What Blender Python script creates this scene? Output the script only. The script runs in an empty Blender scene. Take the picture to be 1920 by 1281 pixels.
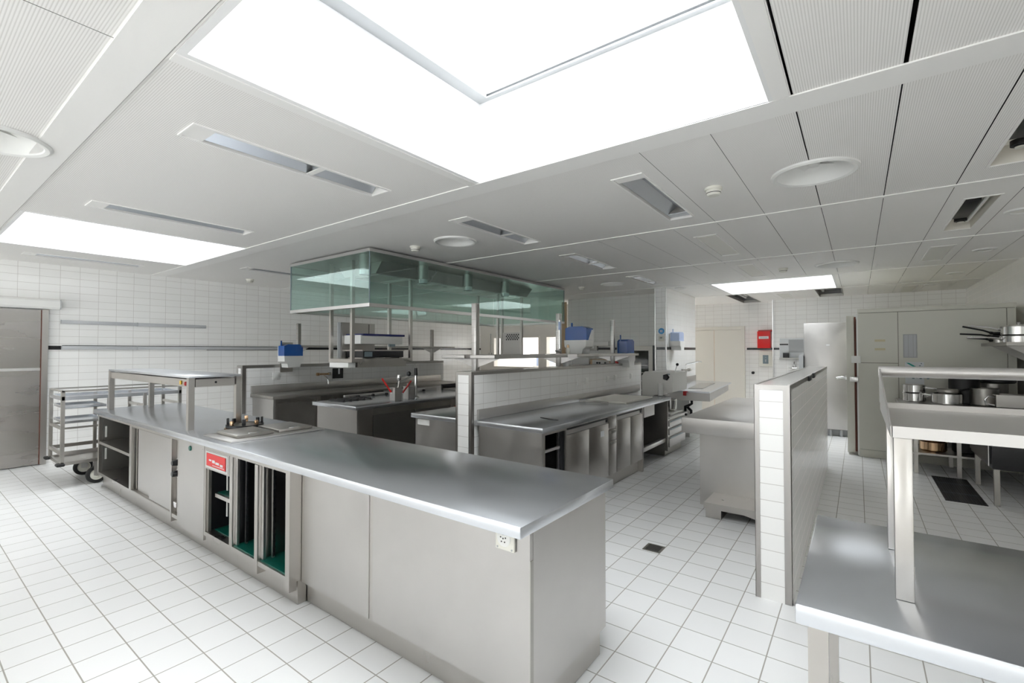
import bpy, bmesh, math, random
from mathutils import Vector, Matrix
random.seed(7)
S = bpy.context.scene
COL = S.collection
PI = math.pi

# ---------------------------------------------------------------- camera
F, YAW, PITCH, HC = 875.26, 0.637892, 0.0188585, 1.5
cam_d = bpy.data.cameras.new('camera'); cam = bpy.data.objects.new('camera', cam_d); COL.objects.link(cam)
cam_d.sensor_width = 36.0; cam_d.lens = F / 1920 * 36.0; cam_d.clip_start = 0.05; cam_d.clip_end = 100
cam.location = (0, 0, HC); cam.rotation_euler = (PI / 2 + PITCH, 0, YAW)
S.camera = cam
_f = Vector((-math.sin(YAW) * math.cos(PITCH), math.cos(YAW) * math.cos(PITCH), math.sin(PITCH)))
_r = Vector((math.cos(YAW), math.sin(YAW), 0)); _u = _r.cross(_f)
def ray(x, y): return _r * ((x - 960) / F) + _u * ((640.5 - y) / F) + _f
# measuring aids: where the sight line through a photo point meets a real plane of the room
def AX(x, y, X): d = ray(x, y); return Vector((X, d.y * X / d.x, HC + d.z * X / d.x))
def AY(x, y, Y): d = ray(x, y); return Vector((d.x * Y / d.y, Y, HC + d.z * Y / d.y))
def AZ(x, y, z): d = ray(x, y); t = (z - HC) / d.z; return Vector((d.x * t, d.y * t, z))

# ---------------------------------------------------------------- materials
def mat(name, col, rough=.5, metal=0., spec=.5, bump=None, noise=None, alpha=None, emit=None, aniso=None):
    """noise = (scale xyz, amount, rough amount) varies colour and gloss over world space."""
    m = bpy.data.materials.new(name); m.use_nodes = True
    nt = m.node_tree; b = nt.nodes['Principled BSDF']
    b.inputs['Base Color'].default_value = (*col, 1); b.inputs['Roughness'].default_value = rough
    b.inputs['Metallic'].default_value = metal; b.inputs['Specular IOR Level'].default_value = spec
    if emit:
        b.inputs['Emission Color'].default_value = (*emit[0], 1); b.inputs['Emission Strength'].default_value = emit[1]
    if noise:
        sc, ca, ra = noise
        g = nt.nodes.new('ShaderNodeNewGeometry'); mp = nt.nodes.new('ShaderNodeMapping')
        mp.inputs['Scale'].default_value = sc
        n = nt.nodes.new('ShaderNodeTexNoise'); n.inputs['Scale'].default_value = 1; n.inputs['Detail'].default_value = 5
        nt.links.new(g.outputs['Position'], mp.inputs['Vector']); nt.links.new(mp.outputs['Vector'], n.inputs['Vector'])
        r1 = nt.nodes.new('ShaderNodeMapRange')
        r1.inputs['From Min'].default_value = .3; r1.inputs['From Max'].default_value = .7
        r1.inputs['To Min'].default_value = 1 - ca; r1.inputs['To Max'].default_value = 1 + ca
        nt.links.new(n.outputs['Fac'], r1.inputs['Value'])
        mx = nt.nodes.new('ShaderNodeVectorMath'); mx.operation = 'SCALE'; mx.inputs[0].default_value = col
        nt.links.new(r1.outputs['Result'], mx.inputs['Scale']); nt.links.new(mx.outputs['Vector'], b.inputs['Base Color'])
        r2 = nt.nodes.new('ShaderNodeMapRange')
        r2.inputs['From Min'].default_value = .3; r2.inputs['From Max'].default_value = .7
        r2.inputs['To Min'].default_value = rough - ra; r2.inputs['To Max'].default_value = rough + ra
        nt.links.new(n.outputs['Fac'], r2.inputs['Value']); nt.links.new(r2.outputs['Result'], b.inputs['Roughness'])
    return m

class NB:
    """tiny helper to write math node trees"""
    def __init__(s, nt): s.nt = nt
    def m(s, op, a, b=None, c=None):
        n = s.nt.nodes.new('ShaderNodeMath'); n.operation = op
        for i, v in enumerate((a, b, c)):
            if v is None: continue
            if isinstance(v, (int, float)): n.inputs[i].default_value = v
            else: s.nt.links.new(v, n.inputs[i])
        return n.outputs[0]

def tile_mat(name, pu, pv, x0, y0, z0, gw, tile, grout, rough=.22, var=.03, spec=.5):
    """rectangular tiles laid straight on every face; the grid is fixed to the room"""
    m = bpy.data.materials.new(name); m.use_nodes = True
    nt = m.node_tree; b = nt.nodes['Principled BSDF']; k = NB(nt)
    g = nt.nodes.new('ShaderNodeNewGeometry')
    sp = nt.nodes.new('ShaderNodeSeparateXYZ'); nt.links.new(g.outputs['Position'], sp.inputs[0])
    sn = nt.nodes.new('ShaderNodeSeparateXYZ'); nt.links.new(g.outputs['True Normal'], sn.inputs[0])
    X, Y, Z = (k.m('SUBTRACT', sp.outputs[i], o) for i, o in enumerate((x0, y0, z0)))
    nx = k.m('GREATER_THAN', k.m('ABSOLUTE', sn.outputs[0]), .5); nz = k.m('GREATER_THAN', k.m('ABSOLUTE', sn.outputs[2]), .5)
    mix = lambda f, a, c: k.m('ADD', k.m('MULTIPLY', f, a), k.m('MULTIPLY', k.m('SUBTRACT', 1, f), c))
    u = k.m('DIVIDE', mix(nx, Y, X), pu); v = k.m('DIVIDE', mix(nz, Y, Z), pv)
    def edge(t, p):
        fr = k.m('FRACT', t); d = k.m('MINIMUM', fr, k.m('SUBTRACT', 1, fr)); return k.m('MULTIPLY', d, p)
    d = k.m('MINIMUM', edge(u, pu), edge(v, pv))
    mr = nt.nodes.new('ShaderNodeMapRange'); mr.inputs['From Min'].default_value = gw * .5 - .0004; mr.inputs['From Max'].default_value = gw * .5 + .0006
    nt.links.new(d, mr.inputs['Value'])
    cid = nt.nodes.new('ShaderNodeCombineXYZ')
    nt.links.new(k.m('FLOOR', u), cid.inputs[0]); nt.links.new(k.m('FLOOR', v), cid.inputs[1])
    wn = nt.nodes.new('ShaderNodeTexWhiteNoise'); nt.links.new(cid.outputs[0], wn.inputs['Vector'])
    sc = k.m('ADD', 1 - var, k.m('MULTIPLY', wn.outputs['Value'], 2 * var))
    tv = nt.nodes.new('ShaderNodeVectorMath'); tv.operation = 'SCALE'; tv.inputs[0].default_value = tile; nt.links.new(sc, tv.inputs['Scale'])
    mc = nt.nodes.new('ShaderNodeMix'); mc.data_type = 'RGBA'
    nt.links.new(mr.outputs[0], mc.inputs[0]); mc.inputs[6].default_value = (*grout, 1); nt.links.new(tv.outputs[0], mc.inputs[7])
    nt.links.new(mc.outputs[2], b.inputs['Base Color'])
    rr = k.m('ADD', k.m('MULTIPLY', mr.outputs[0], rough - .8), .8); nt.links.new(rr, b.inputs['Roughness'])
    b.inputs['Specular IOR Level'].default_value = spec
    return m

def ceiling_mat():
    """white lacquered metal panels with rows of fine slots: along x left of the main skylight, along y right of it"""
    m = bpy.data.materials.new('slotted_ceiling'); m.use_nodes = True
    nt = m.node_tree; b = nt.nodes['Principled BSDF']; k = NB(nt)
    g = nt.nodes.new('ShaderNodeNewGeometry'); sp = nt.nodes.new('ShaderNodeSeparateXYZ'); nt.links.new(g.outputs['Position'], sp.inputs[0])
    right = k.m('GREATER_THAN', sp.outputs[0], -.32)
    t = k.m('ADD', k.m('MULTIPLY', right, sp.outputs[0]), k.m('MULTIPLY', k.m('SUBTRACT', 1, right), sp.outputs[1]))
    fr = k.m('FRACT', k.m('DIVIDE', t, .0096)); slot = k.m('LESS_THAN', fr, .40)
    near = k.m('LESS_THAN', sp.outputs[1], 4.4)
    fac = k.m('MULTIPLY', slot, near)
    mc = nt.nodes.new('ShaderNodeMix'); mc.data_type = 'RGBA'; nt.links.new(fac, mc.inputs[0])
    mc.inputs[6].default_value = (.94, .925, .905, 1); mc.inputs[7].default_value = (.77, .755, .73, 1)
    nt.links.new(mc.outputs[2], b.inputs['Base Color']); b.inputs['Roughness'].default_value = .55
    return m

def glass_mat(name, tint, refl=1.0, ior=1.5):
    m = bpy.data.materials.new(name); m.use_nodes = True
    nt = m.node_tree; nt.nodes.clear()
    o = nt.nodes.new('ShaderNodeOutputMaterial'); t = nt.nodes.new('ShaderNodeBsdfTransparent'); gl = nt.nodes.new('ShaderNodeBsdfGlossy')
    t.inputs['Color'].default_value = (*tint, 1); gl.inputs['Roughness'].default_value = .0; gl.inputs['Color'].default_value = (.9, 1, .97, 1)
    mx = nt.nodes.new('ShaderNodeMixShader'); k = NB(nt)
    g = nt.nodes.new('ShaderNodeNewGeometry'); dt = nt.nodes.new('ShaderNodeVectorMath'); dt.operation = 'DOT_PRODUCT'
    nt.links.new(g.outputs['Normal'], dt.inputs[0]); nt.links.new(g.outputs['Incoming'], dt.inputs[1])
    f0 = ((ior - 1) / (ior + 1)) ** 2
    sch = k.m('ADD', f0, k.m('MULTIPLY', 1 - f0, k.m('POWER', k.m('SUBTRACT', 1, k.m('ABSOLUTE', dt.outputs['Value'])), 5)))
    nt.links.new(k.m('MINIMUM', k.m('MULTIPLY', sch, refl), 1.), mx.inputs[0])
    nt.links.new(t.outputs[0], mx.inputs[1]); nt.links.new(gl.outputs[0], mx.inputs[2]); nt.links.new(mx.outputs[0], o.inputs['Surface'])
    return m

M = {}
M['floor'] = tile_mat('floor_tiles', .204, .204, -.99, 2.196, 0, .0055, (.86, .86, .86), (.38, .36, .33), rough=.30, var=.02)
M['tile'] = tile_mat('wall_tiles', .2, .0995, -.3, 1.023, 1.29, .0032, (.92, .915, .90), (.56, .53, .51), rough=.16, var=.015)
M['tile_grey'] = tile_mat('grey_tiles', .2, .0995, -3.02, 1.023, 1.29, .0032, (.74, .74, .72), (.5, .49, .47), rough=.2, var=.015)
M['ceil'] = ceiling_mat()
M['ceil_trim'] = mat('white_lacquer', (.93, .92, .90), .45)
M['paint'] = mat('white_paint', (.90, .90, .90), .7)
M['plaster'] = mat('cream_plaster', (.74, .72, .68), .8)
M['void'] = mat('dark_void', (.05, .05, .05), .9)
M['grey_void'] = mat('grey_void', (.30, .30, .30), .9)
M['steel'] = mat('brushed_steel', (.52, .50, .475), .29, 1, noise=((4, 4, 1), .02, .02))
M['steel_soft'] = mat('satin_steel', (.54, .525, .51), .38, 1, noise=((3, 3, 3), .05, .06))
M['steel_top'] = mat('worn_steel_top', (.70, .725, .765), .25, 1, noise=((2, 9, 5), .02, .02))
M['steel_dark'] = mat('dark_steel', (.40, .385, .36), .38, 1, noise=((4, 4, 4), .08, .05))
M['chrome'] = mat('chrome', (.82, .82, .82), .12, 1)
M['polished'] = mat('polished_steel', (.72, .71, .70), .16, 1)
M['edge'] = mat('edge_strip_steel', (.40, .385, .37), .32, 1)
M['door_steel'] = mat('door_steel', (.42, .40, .38), .27, 1, noise=((2, 1, 5), .06, .04))
M['seam'] = mat('panel_seam', (.25, .24, .20), .6)
M['alu'] = mat('aluminium', (.74, .73, .72), .3, 1)
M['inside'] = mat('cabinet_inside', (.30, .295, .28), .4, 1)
M['black'] = mat('black_plastic', (.012, .012, .014), .35)
M['rubber'] = mat('black_rubber', (.02, .02, .02), .65)
M['stripe'] = mat('black_tile', (.02, .02, .022), .2)
M['white'] = mat('white_plastic', (.82, .82, .80), .35)
M['ivory'] = mat('ivory_plastic', (.78, .77, .70), .4)
M['enamel'] = mat('grey_white_enamel', (.70, .69, .66), .35)
M['blue'] = mat('blue_plastic', (.02, .10, .36), .2)
M['paleblue'] = mat('pale_blue_plastic', (.42, .52, .74), .25)
M['navy'] = mat('navy_plastic', (.015, .02, .12), .3)
M['red'] = mat('red_paint', (.72, .012, .012), .35)
M['redtrim'] = mat('dull_red', (.45, .03, .03), .4)
M['green'] = mat('dark_green_plastic', (.0, .10, .075), .4)
M['teal'] = mat('teal_print', (.02, .35, .28), .5)
M['bluesign'] = mat('blue_sign', (.05, .32, .68), .4)
M['yellow'] = mat('yellow_switch', (.85, .55, .06), .4)
M['coldroom'] = mat('cold_room_panel', (.66, .65, .58), .4)
M['cream'] = mat('cream_door', (.78, .75, .69), .4)
M['brown'] = mat('brown_gasket', (.11, .03, .015), .6)
M['wood'] = mat('pale_wood', (.70, .47, .29), .5)
M['orange'] = mat('orange_wood', (.52, .38, .24), .5)
M['paper'] = mat('paper', (.72, .74, .76), .7)
M['greyblue'] = mat('grey_blue', (.20, .26, .29), .4)
M['greyplast'] = mat('grey_plastic', (.42, .43, .44), .45)
M['trunk'] = mat('grey_trunking', (.50, .51, .53), .4)
M['diffuser'] = mat('light_diffuser', (.86, .85, .80), .5)
M['reflector'] = mat('light_reflector', (.62, .64, .67), .38, 1)
M['gold'] = mat('brass_copper', (.62, .42, .26), .2, 1)
M['pan_black'] = mat('black_iron', (.02, .02, .02), .45)
M['hoodglass'] = glass_mat('green_glass', (.81, .90, .88), 2.0, 1.5)
M['pane'] = glass_mat('clear_glass', (.96, .97, .97), .6, 1.45)
M['darkglass'] = mat('dark_glass', (.015, .02, .015), .06)
M['skin'] = mat('lamp_tube', (.85, .85, .82), .4)

# ---------------------------------------------------------------- mesh helpers
class MB:
    def __init__(s): s.bm = bmesh.new()
    def box(s, x0, x1, y0, y1, z0, z1, bev=0):
        if x1 < x0: x0, x1 = x1, x0
        if y1 < y0: y0, y1 = y1, y0
        if z1 < z0: z0, z1 = z1, z0
        r = bmesh.ops.create_cube(s.bm, size=1)
        vs = r['verts']
        for v in vs: v.co = Vector((x0 + (v.co.x + .5) * (x1 - x0), y0 + (v.co.y + .5) * (y1 - y0), z0 + (v.co.z + .5) * (z1 - z0)))
        if bev:
            es = list({e for v in vs for e in v.link_edges})
            bmesh.ops.bevel(s.bm, geom=es, offset=bev, segments=2, affect='EDGES', profile=.5)
        return s
    def cyl(s, p, q, r, seg=16, r2=None):
        p, q = Vector(p), Vector(q); d = q - p; L = d.length
        rot = d.to_track_quat('Z', 'Y').to_matrix().to_4x4()
        bmesh.ops.create_cone(s.bm, cap_ends=True, segments=seg, radius1=r, radius2=r if r2 is None else r2, depth=L,
                              matrix=Matrix.Translation((p + q) / 2) @ rot)
        return s
    def tube(s, pts, r, seg=14):
        pts = [Vector(p) for p in pts]; rings = []
        for i, p in enumerate(pts):
            a = pts[max(i - 1, 0)]; b = pts[min(i + 1, len(pts) - 1)]; d = (b - a).normalized()
            q = d.to_track_quat('Z', 'Y')
            rings.append([s.bm.verts.new(p + q @ Vector((r * math.cos(2 * PI * j / seg), r * math.sin(2 * PI * j / seg), 0))) for j in range(seg)])
        for a, b in zip(rings, rings[1:]):
            # align ring b to ring a
            k = min(range(seg), key=lambda k: sum((a[j].co - b[(j + k) % seg].co).length for j in range(seg)))
            b[:] = b[k:] + b[:k]
            for j in range(seg): s.bm.faces.new((a[j], a[(j + 1) % seg], b[(j + 1) % seg], b[j]))
        s.bm.faces.new(list(reversed(rings[0]))); s.bm.faces.new(rings[-1])
        return s
    def lathe(s, prof, c, seg=32, axis='Z'):
        rings = []; c = Vector(c)
        def pt(r, h, a):
            x, y = r * math.cos(a), r * math.sin(a)
            return c + (Vector((x, y, h)) if axis == 'Z' else Vector((h, x, y)) if axis == 'X' else Vector((x, h, y)))
        for r, h in prof:
            if r < 1e-6: rings.append([s.bm.verts.new(pt(0, h, 0))])
            else: rings.append([s.bm.verts.new(pt(r, h, 2 * PI * j / seg)) for j in range(seg)])
        for a, b in zip(rings, rings[1:]):
            if len(a) == 1 and len(b) == 1: continue
            for j in range(seg):
                k = (j + 1) % seg
                if len(a) == 1: s.bm.faces.new((a[0], b[j], b[k]))
                elif len(b) == 1: s.bm.faces.new((a[j], a[k], b[0]))
                else: s.bm.faces.new((a[j], a[k], b[k], b[j]))
        return s
    def prism(s, pts, axis, a, b):
        """polygon pts in the plane across axis, pushed from a to b. axis X: (y,z); Y: (x,z); Z: (x,y)"""
        f = {'X': lambda p, t: (t, p[0], p[1]), 'Y': lambda p, t: (p[0], t, p[1]), 'Z': lambda p, t: (p[0], p[1], t)}[axis]
        A = [s.bm.verts.new(f(p, a)) for p in pts]; B = [s.bm.verts.new(f(p, b)) for p in pts]; n = len(pts)
        s.bm.faces.new(A); s.bm.faces.new(list(reversed(B)))
        for i in range(n): s.bm.faces.new((A[i], B[i], B[(i + 1) % n], A[(i + 1) % n]))
        return s
    def quad(s, *pts): s.bm.faces.new([s.bm.verts.new(p) for p in pts]); return s
    def frame(s, axis, t0, t1, u0, u1, v0, v1, w, bev=0):
        """rectangular ring of width w, thickness t0..t1 along axis (u,v = other two axes in order)"""
        def bx(a, b, c, d):
            if axis == 'X': s.box(t0, t1, a, b, c, d, bev)
            elif axis == 'Y': s.box(a, b, t0, t1, c, d, bev)
            else: s.box(a, b, c, d, t0, t1, bev)
        bx(u0, u0 + w, v0, v1); bx(u1 - w, u1, v0, v1); bx(u0 + w, u1 - w, v0, v0 + w); bx(u0 + w, u1 - w, v1 - w, v1)
        return s

def P(name, mb, m, parent=None):
    """link one mesh object; a child keeps its world place"""
    me = bpy.data.meshes.new(name); bm = mb.bm
    bmesh.ops.recalc_face_normals(bm, faces=bm.faces[:])
    off = parent_world(parent) if parent else Vector((0, 0, 0))
    if parent is not None: bmesh.ops.translate(bm, verts=bm.verts[:], vec=-off)
    bm.to_mesh(me); bm.free()
    for p in me.polygons: p.use_smooth = True
    me.set_sharp_from_angle(angle=math.radians(27))
    me.materials.append(M[m] if isinstance(m, str) else m)
    o = bpy.data.objects.new(name, me); COL.objects.link(o)
    if parent is not None: o.parent = parent
    return o
def parent_world(o):
    v = Vector(o.location)
    while o.parent is not None: o = o.parent; v = v + Vector(o.location)
    return v
def T(name, label, cat, loc, group=None):
    """a thing: an Empty at its base that carries label and category and parents the parts"""
    o = bpy.data.objects.new(name, None); COL.objects.link(o); o.empty_display_size = .05
    o.location = loc; return tag(o, label, cat, group)
def tag(o, label, cat, group=None):
    o['label'] = label; o['category'] = cat
    if group: o['group'] = group
    return o
def struct(name, mb, m):
    o = P(name, mb, m); o['kind'] = 'structure'; return o
def B(*a, **k): return MB().box(*a, **k)
def dup(root, loc, label=None, group=None):
    """copy of a thing with copies of its parts and sub-parts"""
    r = root.copy(); COL.objects.link(r); r.location = loc
    if label: r['label'] = label
    if group: r['group'] = group
    def rec(src, dst):
        for ch in list(src.children):
            c = ch.copy(); COL.objects.link(c); c.parent = dst; rec(ch, c)
    rec(root, r)
    return r
# ================================================================ ROOM SHELL
ZC = 2.65; ZV = 3.02
XL, XR, YF, YB = -8.67, 1.64, -8.2, 12.4
SKY = [(-2.07, -.32, .686, 2.42), (-7.28, -5.53, .686, 2.42), (-2.05, -.31, 8.6, 10.35)]
struct('floor', B(-9.0, 1.9, -8.5, 14.2, -.12, 0), 'floor')
struct('wall_left', B(XL - .15, XL, YF - .15, 10.35, 0, ZV), 'tile')
ADDED_RW = [(-4.6, -2.4)]  # unseen window added behind the camera to light surfaces facing right
w = MB(); w.box(XR, XR + .15, YF - .15, YB + .15, 0, .35); w.box(XR, XR + .15, YF - .15, YB + .15, 2.45, ZV)
_e = [YF - .15] + [v for p in ADDED_RW for v in p] + [YB + .15]
for a, b in zip(_e[::2], _e[1::2]): w.box(XR, XR + .15, a, b, .35, 2.45)
struct('wall_right', w, 'tile')
for n, (a, b) in enumerate(ADDED_RW):
    o = struct('window_%d' % (n + 10), MB().frame('X', XR + .03, XR + .1, a, b, .35, 2.45, .06), 'white')
    P('window_pane', B(XR + .06, XR + .066, a + .06, b - .06, .41, 2.39), 'pane', o)
# cream partition with two hatch openings into the next room
w = MB(); YC = 10.2
h0, h1 = AY(925, 632, YC), AY(1012, 632, YC); g0, g1 = AY(1023, 632, YC), AY(1047, 632, YC); hz = h0.z
for a, b in ((XL, h0.x), (h1.x, g0.x), (g1.x, -5.16)): w.box(a, b, YC, YC + .14, 0, ZV)
for a, b in ((h0.x, h1.x), (g0.x, g1.x)): w.box(a, b, YC, YC + .14, hz, ZV); w.box(a, b, YC, YC + .14, 0, 1.02)
struct('wall_cream', w, 'plaster')
for n, (a, b) in enumerate(((h0.x, h1.x), (g0.x, g1.x))):
    struct('window_%d' % (n + 1), MB().frame('Y', YC - .012, YC + .152, a, b, 1.02, hz, .035), 'cream')
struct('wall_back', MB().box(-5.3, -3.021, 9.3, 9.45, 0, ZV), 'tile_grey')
struct('wall_wing', MB().box(-3.02, -2.82, 8.55, 10.45, 0, ZV), 'tile')
struct('wall_passage', MB().box(-3.86, -3.75, 9.46, 10.7, 0, ZV).box(-3.86, -3.75, 12.2, YB, 0, ZV).box(-3.86, -3.75, 10.7, 12.2, 0, .9).box(-3.86, -3.75, 10.7, 12.2, 2.4, ZV), 'tile')
struct('window_9', MB().frame('X', -3.84, -3.77, 10.7, 12.2, .9, 2.4, .05), 'white')  # unseen window added to brighten the far corridor
w = MB(); w.box(-3.75, -1.55, YB, YB + .15, 0, ZV); w.box(-1.55, XR, 12.08, 12.23, 0, ZV); w.box(-1.55, -1.5, 12.23, YB, 0, ZV)
struct('wall_far', w, 'tile')
# unseen wall behind the camera; its windows are added for fill light
w = MB(); wy0, wy1 = YF - .15, YF; WB, WT = .12, 1.7
w.box(XL, XR, wy0, wy1, 0, WB); w.box(XL, XR, wy0, wy1, WT, ZV)
added_wins = [(-8.2, -6.1), (-5.8, -3.7), (-3.4, -1.3)]
e = [XL] + [v for p in added_wins for v in p] + [XR]
for a, b in zip(e[::2], e[1::2]): w.box(a, b, wy0, wy1, WB, WT)
struct('wall_front', w, 'tile')
for n, (a, b) in enumerate(added_wins):
    o = struct('window_%d' % (n + 3), MB().frame('Y', wy0 + .03, wy0 + .1, a, b, WB, WT, .06).box((a + b) / 2 - .025, (a + b) / 2 + .025, wy0 + .03, wy0 + .1, WB + .06, WT - .06), 'white')
    p = P('window_pane', B(a + .06, b - .06, wy0 + .06, wy0 + .066, WB + .06, WT - .06), 'pane', o)
# next room seen through the hatches
struct('wall_next_room', MB().box(XL, -3.87, 13.6, 13.75, 0, ZV).box(XL - .15, XL, 10.36, 13.75, 0, ZV), 'paint')

# steel edge strips and the black tile line (trim)
tn = [0]
def trim(mb, m):
    tn[0] += 1; return struct('trim_%d' % tn[0], mb, m)
trim(B(-2.822, -2.812, 8.535, 8.565, 0, ZC).box(-3.03, -3.015, 8.535, 8.548, 0, ZC), 'alu')
trim(B(-1.565, -1.545, 12.06, 12.08, 0, ZC), 'alu')
ex0, ex1 = AY(1054.5, 600, 9.29).x, AY(1062.5, 600, 9.29).x
trim(B(ex0, ex1, 9.26, 9.299, 0, 2.6), 'orange')
ZS = 1.535
trim(B(XL, XL + .006, 1.30, 1.44, ZS - .026, ZS + .026), 'stripe')
trim(B(XL, XL + .006, 4.62, 10.19, ZS - .024, ZS + .024), 'stripe')
trim(MB().box(-5.29, -3.9, 9.292, 9.3, ZS - .024, ZS + .024), 'stripe')
trim(MB().box(-3.0, -2.84, 8.543, 8.55, ZS - .024, ZS + .024), 'stripe')
trim(MB().box(-2.82, -2.813, 8.58, 10.44, ZS - .024, ZS + .024), 'stripe')
trim(MB().box(-2.15, -1.56, YB - .007, YB, ZS - .024, ZS + .024), 'stripe')
trim(MB().box(-1.54, -1.43, 12.073, 12.08, ZS - .024, ZS + .024), 'stripe')

# ---------------------------------------------------------------- ceiling
LX = {'a': -2.79, 'b': -4.8, 'c': -7.89, 'd': -1.22, 'e': .765, 'f': -6.87}
LIGHTS = [  # column, y0, y1, kind, label
 ('a', .93, 2.15, 'open', 'recessed strip light with bluish bare reflector, beside the left edge of the large skylight'),
 ('b', .95, 2.12, 'slim', 'recessed strip light between the large skylight and the far left skylight'),
 ('c', .98, 2.1, 'slim', 'recessed strip light between the far left skylight and the tiled wall'),
 ('a', 2.98, 4.12, 'open', 'recessed strip light to the right of the round vent above the glass hood'),
 ('a', 4.88, 6.05, 'open', 'recessed strip light over the sinks behind the glass hood, with one bright end'),
 ('d', 2.92, 4.12, 'clear', 'recessed light with creased clear cover in front of the large round vent'),
 ('d', 4.9, 6.06, 'flush', 'flush rectangular light with yellowed cover in the middle panel row'),
 ('d', 6.9, 8.05, 'flush', 'flush rectangular light just in front of the small far skylight'),
 ('a', 6.9, 8.07, 'open', 'recessed strip light above the white wing wall'),
 ('f', 2.99, 4.1, 'slim', 'recessed strip light left of the glass hood'),
 ('e', 2.94, 4.1, 'ballast', 'recessed light without cover at the right edge, black ballast showing'),
 ('e', 4.88, 6.07, 'ballast', 'recessed light without cover, black ballast showing, second from the right edge'),
 ('e', 6.93, 7.98, 'flush', 'flush rectangular light above the pans at right'),
 ('e', 10.88, 12.04, 'flush', 'flush rectangular light near the back right corner'),
 ('d', 10.82, 11.88, 'flush', 'flush rectangular light between the two open ceiling panels'),
]
OPEN = [(-2.2, -1.84, 10.47, 12.35), (-.64, -.24, 10.47, 11.95)]
VENTS = [(-.215, 3.56, .245, 'large round ceiling vent at right with a dark gap in its bowl'), (-3.39, 3.57, .225, 'round ceiling vent above the front of the glass hood'),
         (-.215, 7.55, .245, 'round ceiling vent in front of the far skylight'), (-3.4, 7.5, .2, 'round ceiling vent in front of the grey tiled back wall'),
         (-3.74, .33, .245, 'round ceiling vent cut off by the left edge of the picture')]
holes = [(x0 - .012, x1 + .012, y0 - .012, y1 + .012) for x0, x1, y0, y1 in SKY] + list(OPEN)
for c, y0, y1, k, l in LIGHTS: holes.append((LX[c] - .098, LX[c] + .098, y0, y1))
vh = [(x - r * .93, x + r * .93, y - r * .93, y + r * .93) for x, y, r, l in VENTS]
holes += vh
RAILS = [(.49, .64), (2.42, 2.59), (4.41, 4.46), (6.475, 6.525), (8.43, 8.47), (10.38, 10.42)]
gaps = [(XL, XR, .641, .645), (-3.2, XR, 2.591, 2.596)]
rows = [(YF, .49, 0), (.65, 2.42, 1), (2.596, 4.41, 2), (4.46, 6.475, 3), (6.525, 8.43, 4), (8.47, 10.38, 5), (10.42, 12.4, 6)]
GX = [-.226 + .3925 * i for i in range(-5, 5)]
for y0, y1, r in rows:
    for gx in GX:
        wd = {0: .004, 1: .009 if gx > -.3 else 0, 2: .006 if gx > -.3 else .003}.get(r, .004 if gx > -.7 else .0025)
        if gx > .1 and r == 1: wd = .016
        if gx < -1.1 and r in (1, 2): wd = 0
        if any(h[0] - .01 < gx < h[1] + .01 and not (h[3] <= y0 or h[2] >= y1) for h in holes[:3]): continue
        if wd: gaps.append((gx - wd / 2, gx + wd / 2, y0, y1))
CX0, CX1, CY0, CY1 = XL, XR, YF, 13.6
allh = holes + gaps
xs = sorted({round(v, 4) for h in allh for v in h[:2]} | {CX0, CX1}); ys = sorted({round(v, 4) for h in allh for v in h[2:]} | {CY0, CY1})
xs = [x for x in xs if CX0 <= x <= CX1]; ys = [y for y in ys if CY0 <= y <= CY1]
w = MB(); vc = {}
def cv(i, j):
    if (i, j) not in vc: vc[i, j] = w.bm.verts.new((xs[i], ys[j], ZC))
    return vc[i, j]
for j in range(len(ys) - 1):
    ym = (ys[j] + ys[j + 1]) / 2
    hs = [h for h in allh if h[2] < ym < h[3]]
    for i in range(len(xs) - 1):
        xm = (xs[i] + xs[i + 1]) / 2
        if not any(h[0] < xm < h[1] for h in hs): w.bm.faces.new((cv(i, j), cv(i, j + 1), cv(i + 1, j + 1), cv(i + 1, j)))
for (x, y, r, l), (x0, x1, y0, y1) in zip(VENTS, vh):      # square to round
    n = 40; c = [w.bm.verts.new((x + r * .86 * math.cos(2 * PI * k / n), y + r * .86 * math.sin(2 * PI * k / n), ZC)) for k in range(n)]
    q = []
    for k in range(n):
        a = 2 * PI * k / n; f = (r * .93) / max(abs(math.cos(a)), abs(math.sin(a))); q.append(w.bm.verts.new((x + f * math.cos(a), y + f * math.sin(a), ZC)))
    for k in range(n): w.bm.faces.new((c[k], c[(k + 1) % n], q[(k + 1) % n], q[k]))
struct('ceiling', w, 'ceil')
# dark plenum above the panels
w = MB(); ax = sorted({XL, XR} | {v for s in SKY for v in (s[0] - .03, s[1] + .03)}); ay = sorted({YF, 13.6} | {v for s in SKY for v in (s[2] - .03, s[3] + .03)})
for i in range(len(ax) - 1):
    for j in range(len(ay) - 1):
        xm, ym = (ax[i] + ax[i + 1]) / 2, (ay[j] + ay[j + 1]) / 2
        if not any(s[0] < xm < s[1] and s[2] < ym < s[3] for s in SKY): w.box(ax[i], ax[i + 1], ay[j], ay[j + 1], ZV - .04, ZV + .1)
struct('ceiling_void', w, 'void')
for y0, y1 in RAILS:
    mb = MB()
    xsr = [XL, XR]
    if y0 > 8 and y0 < 9: xsr = [XL, XR]
    z0 = ZC - .007
    mb.box(XL, XR, y0, y1, z0, ZC - .0005)
    trim(mb, 'ceil_trim')
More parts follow.
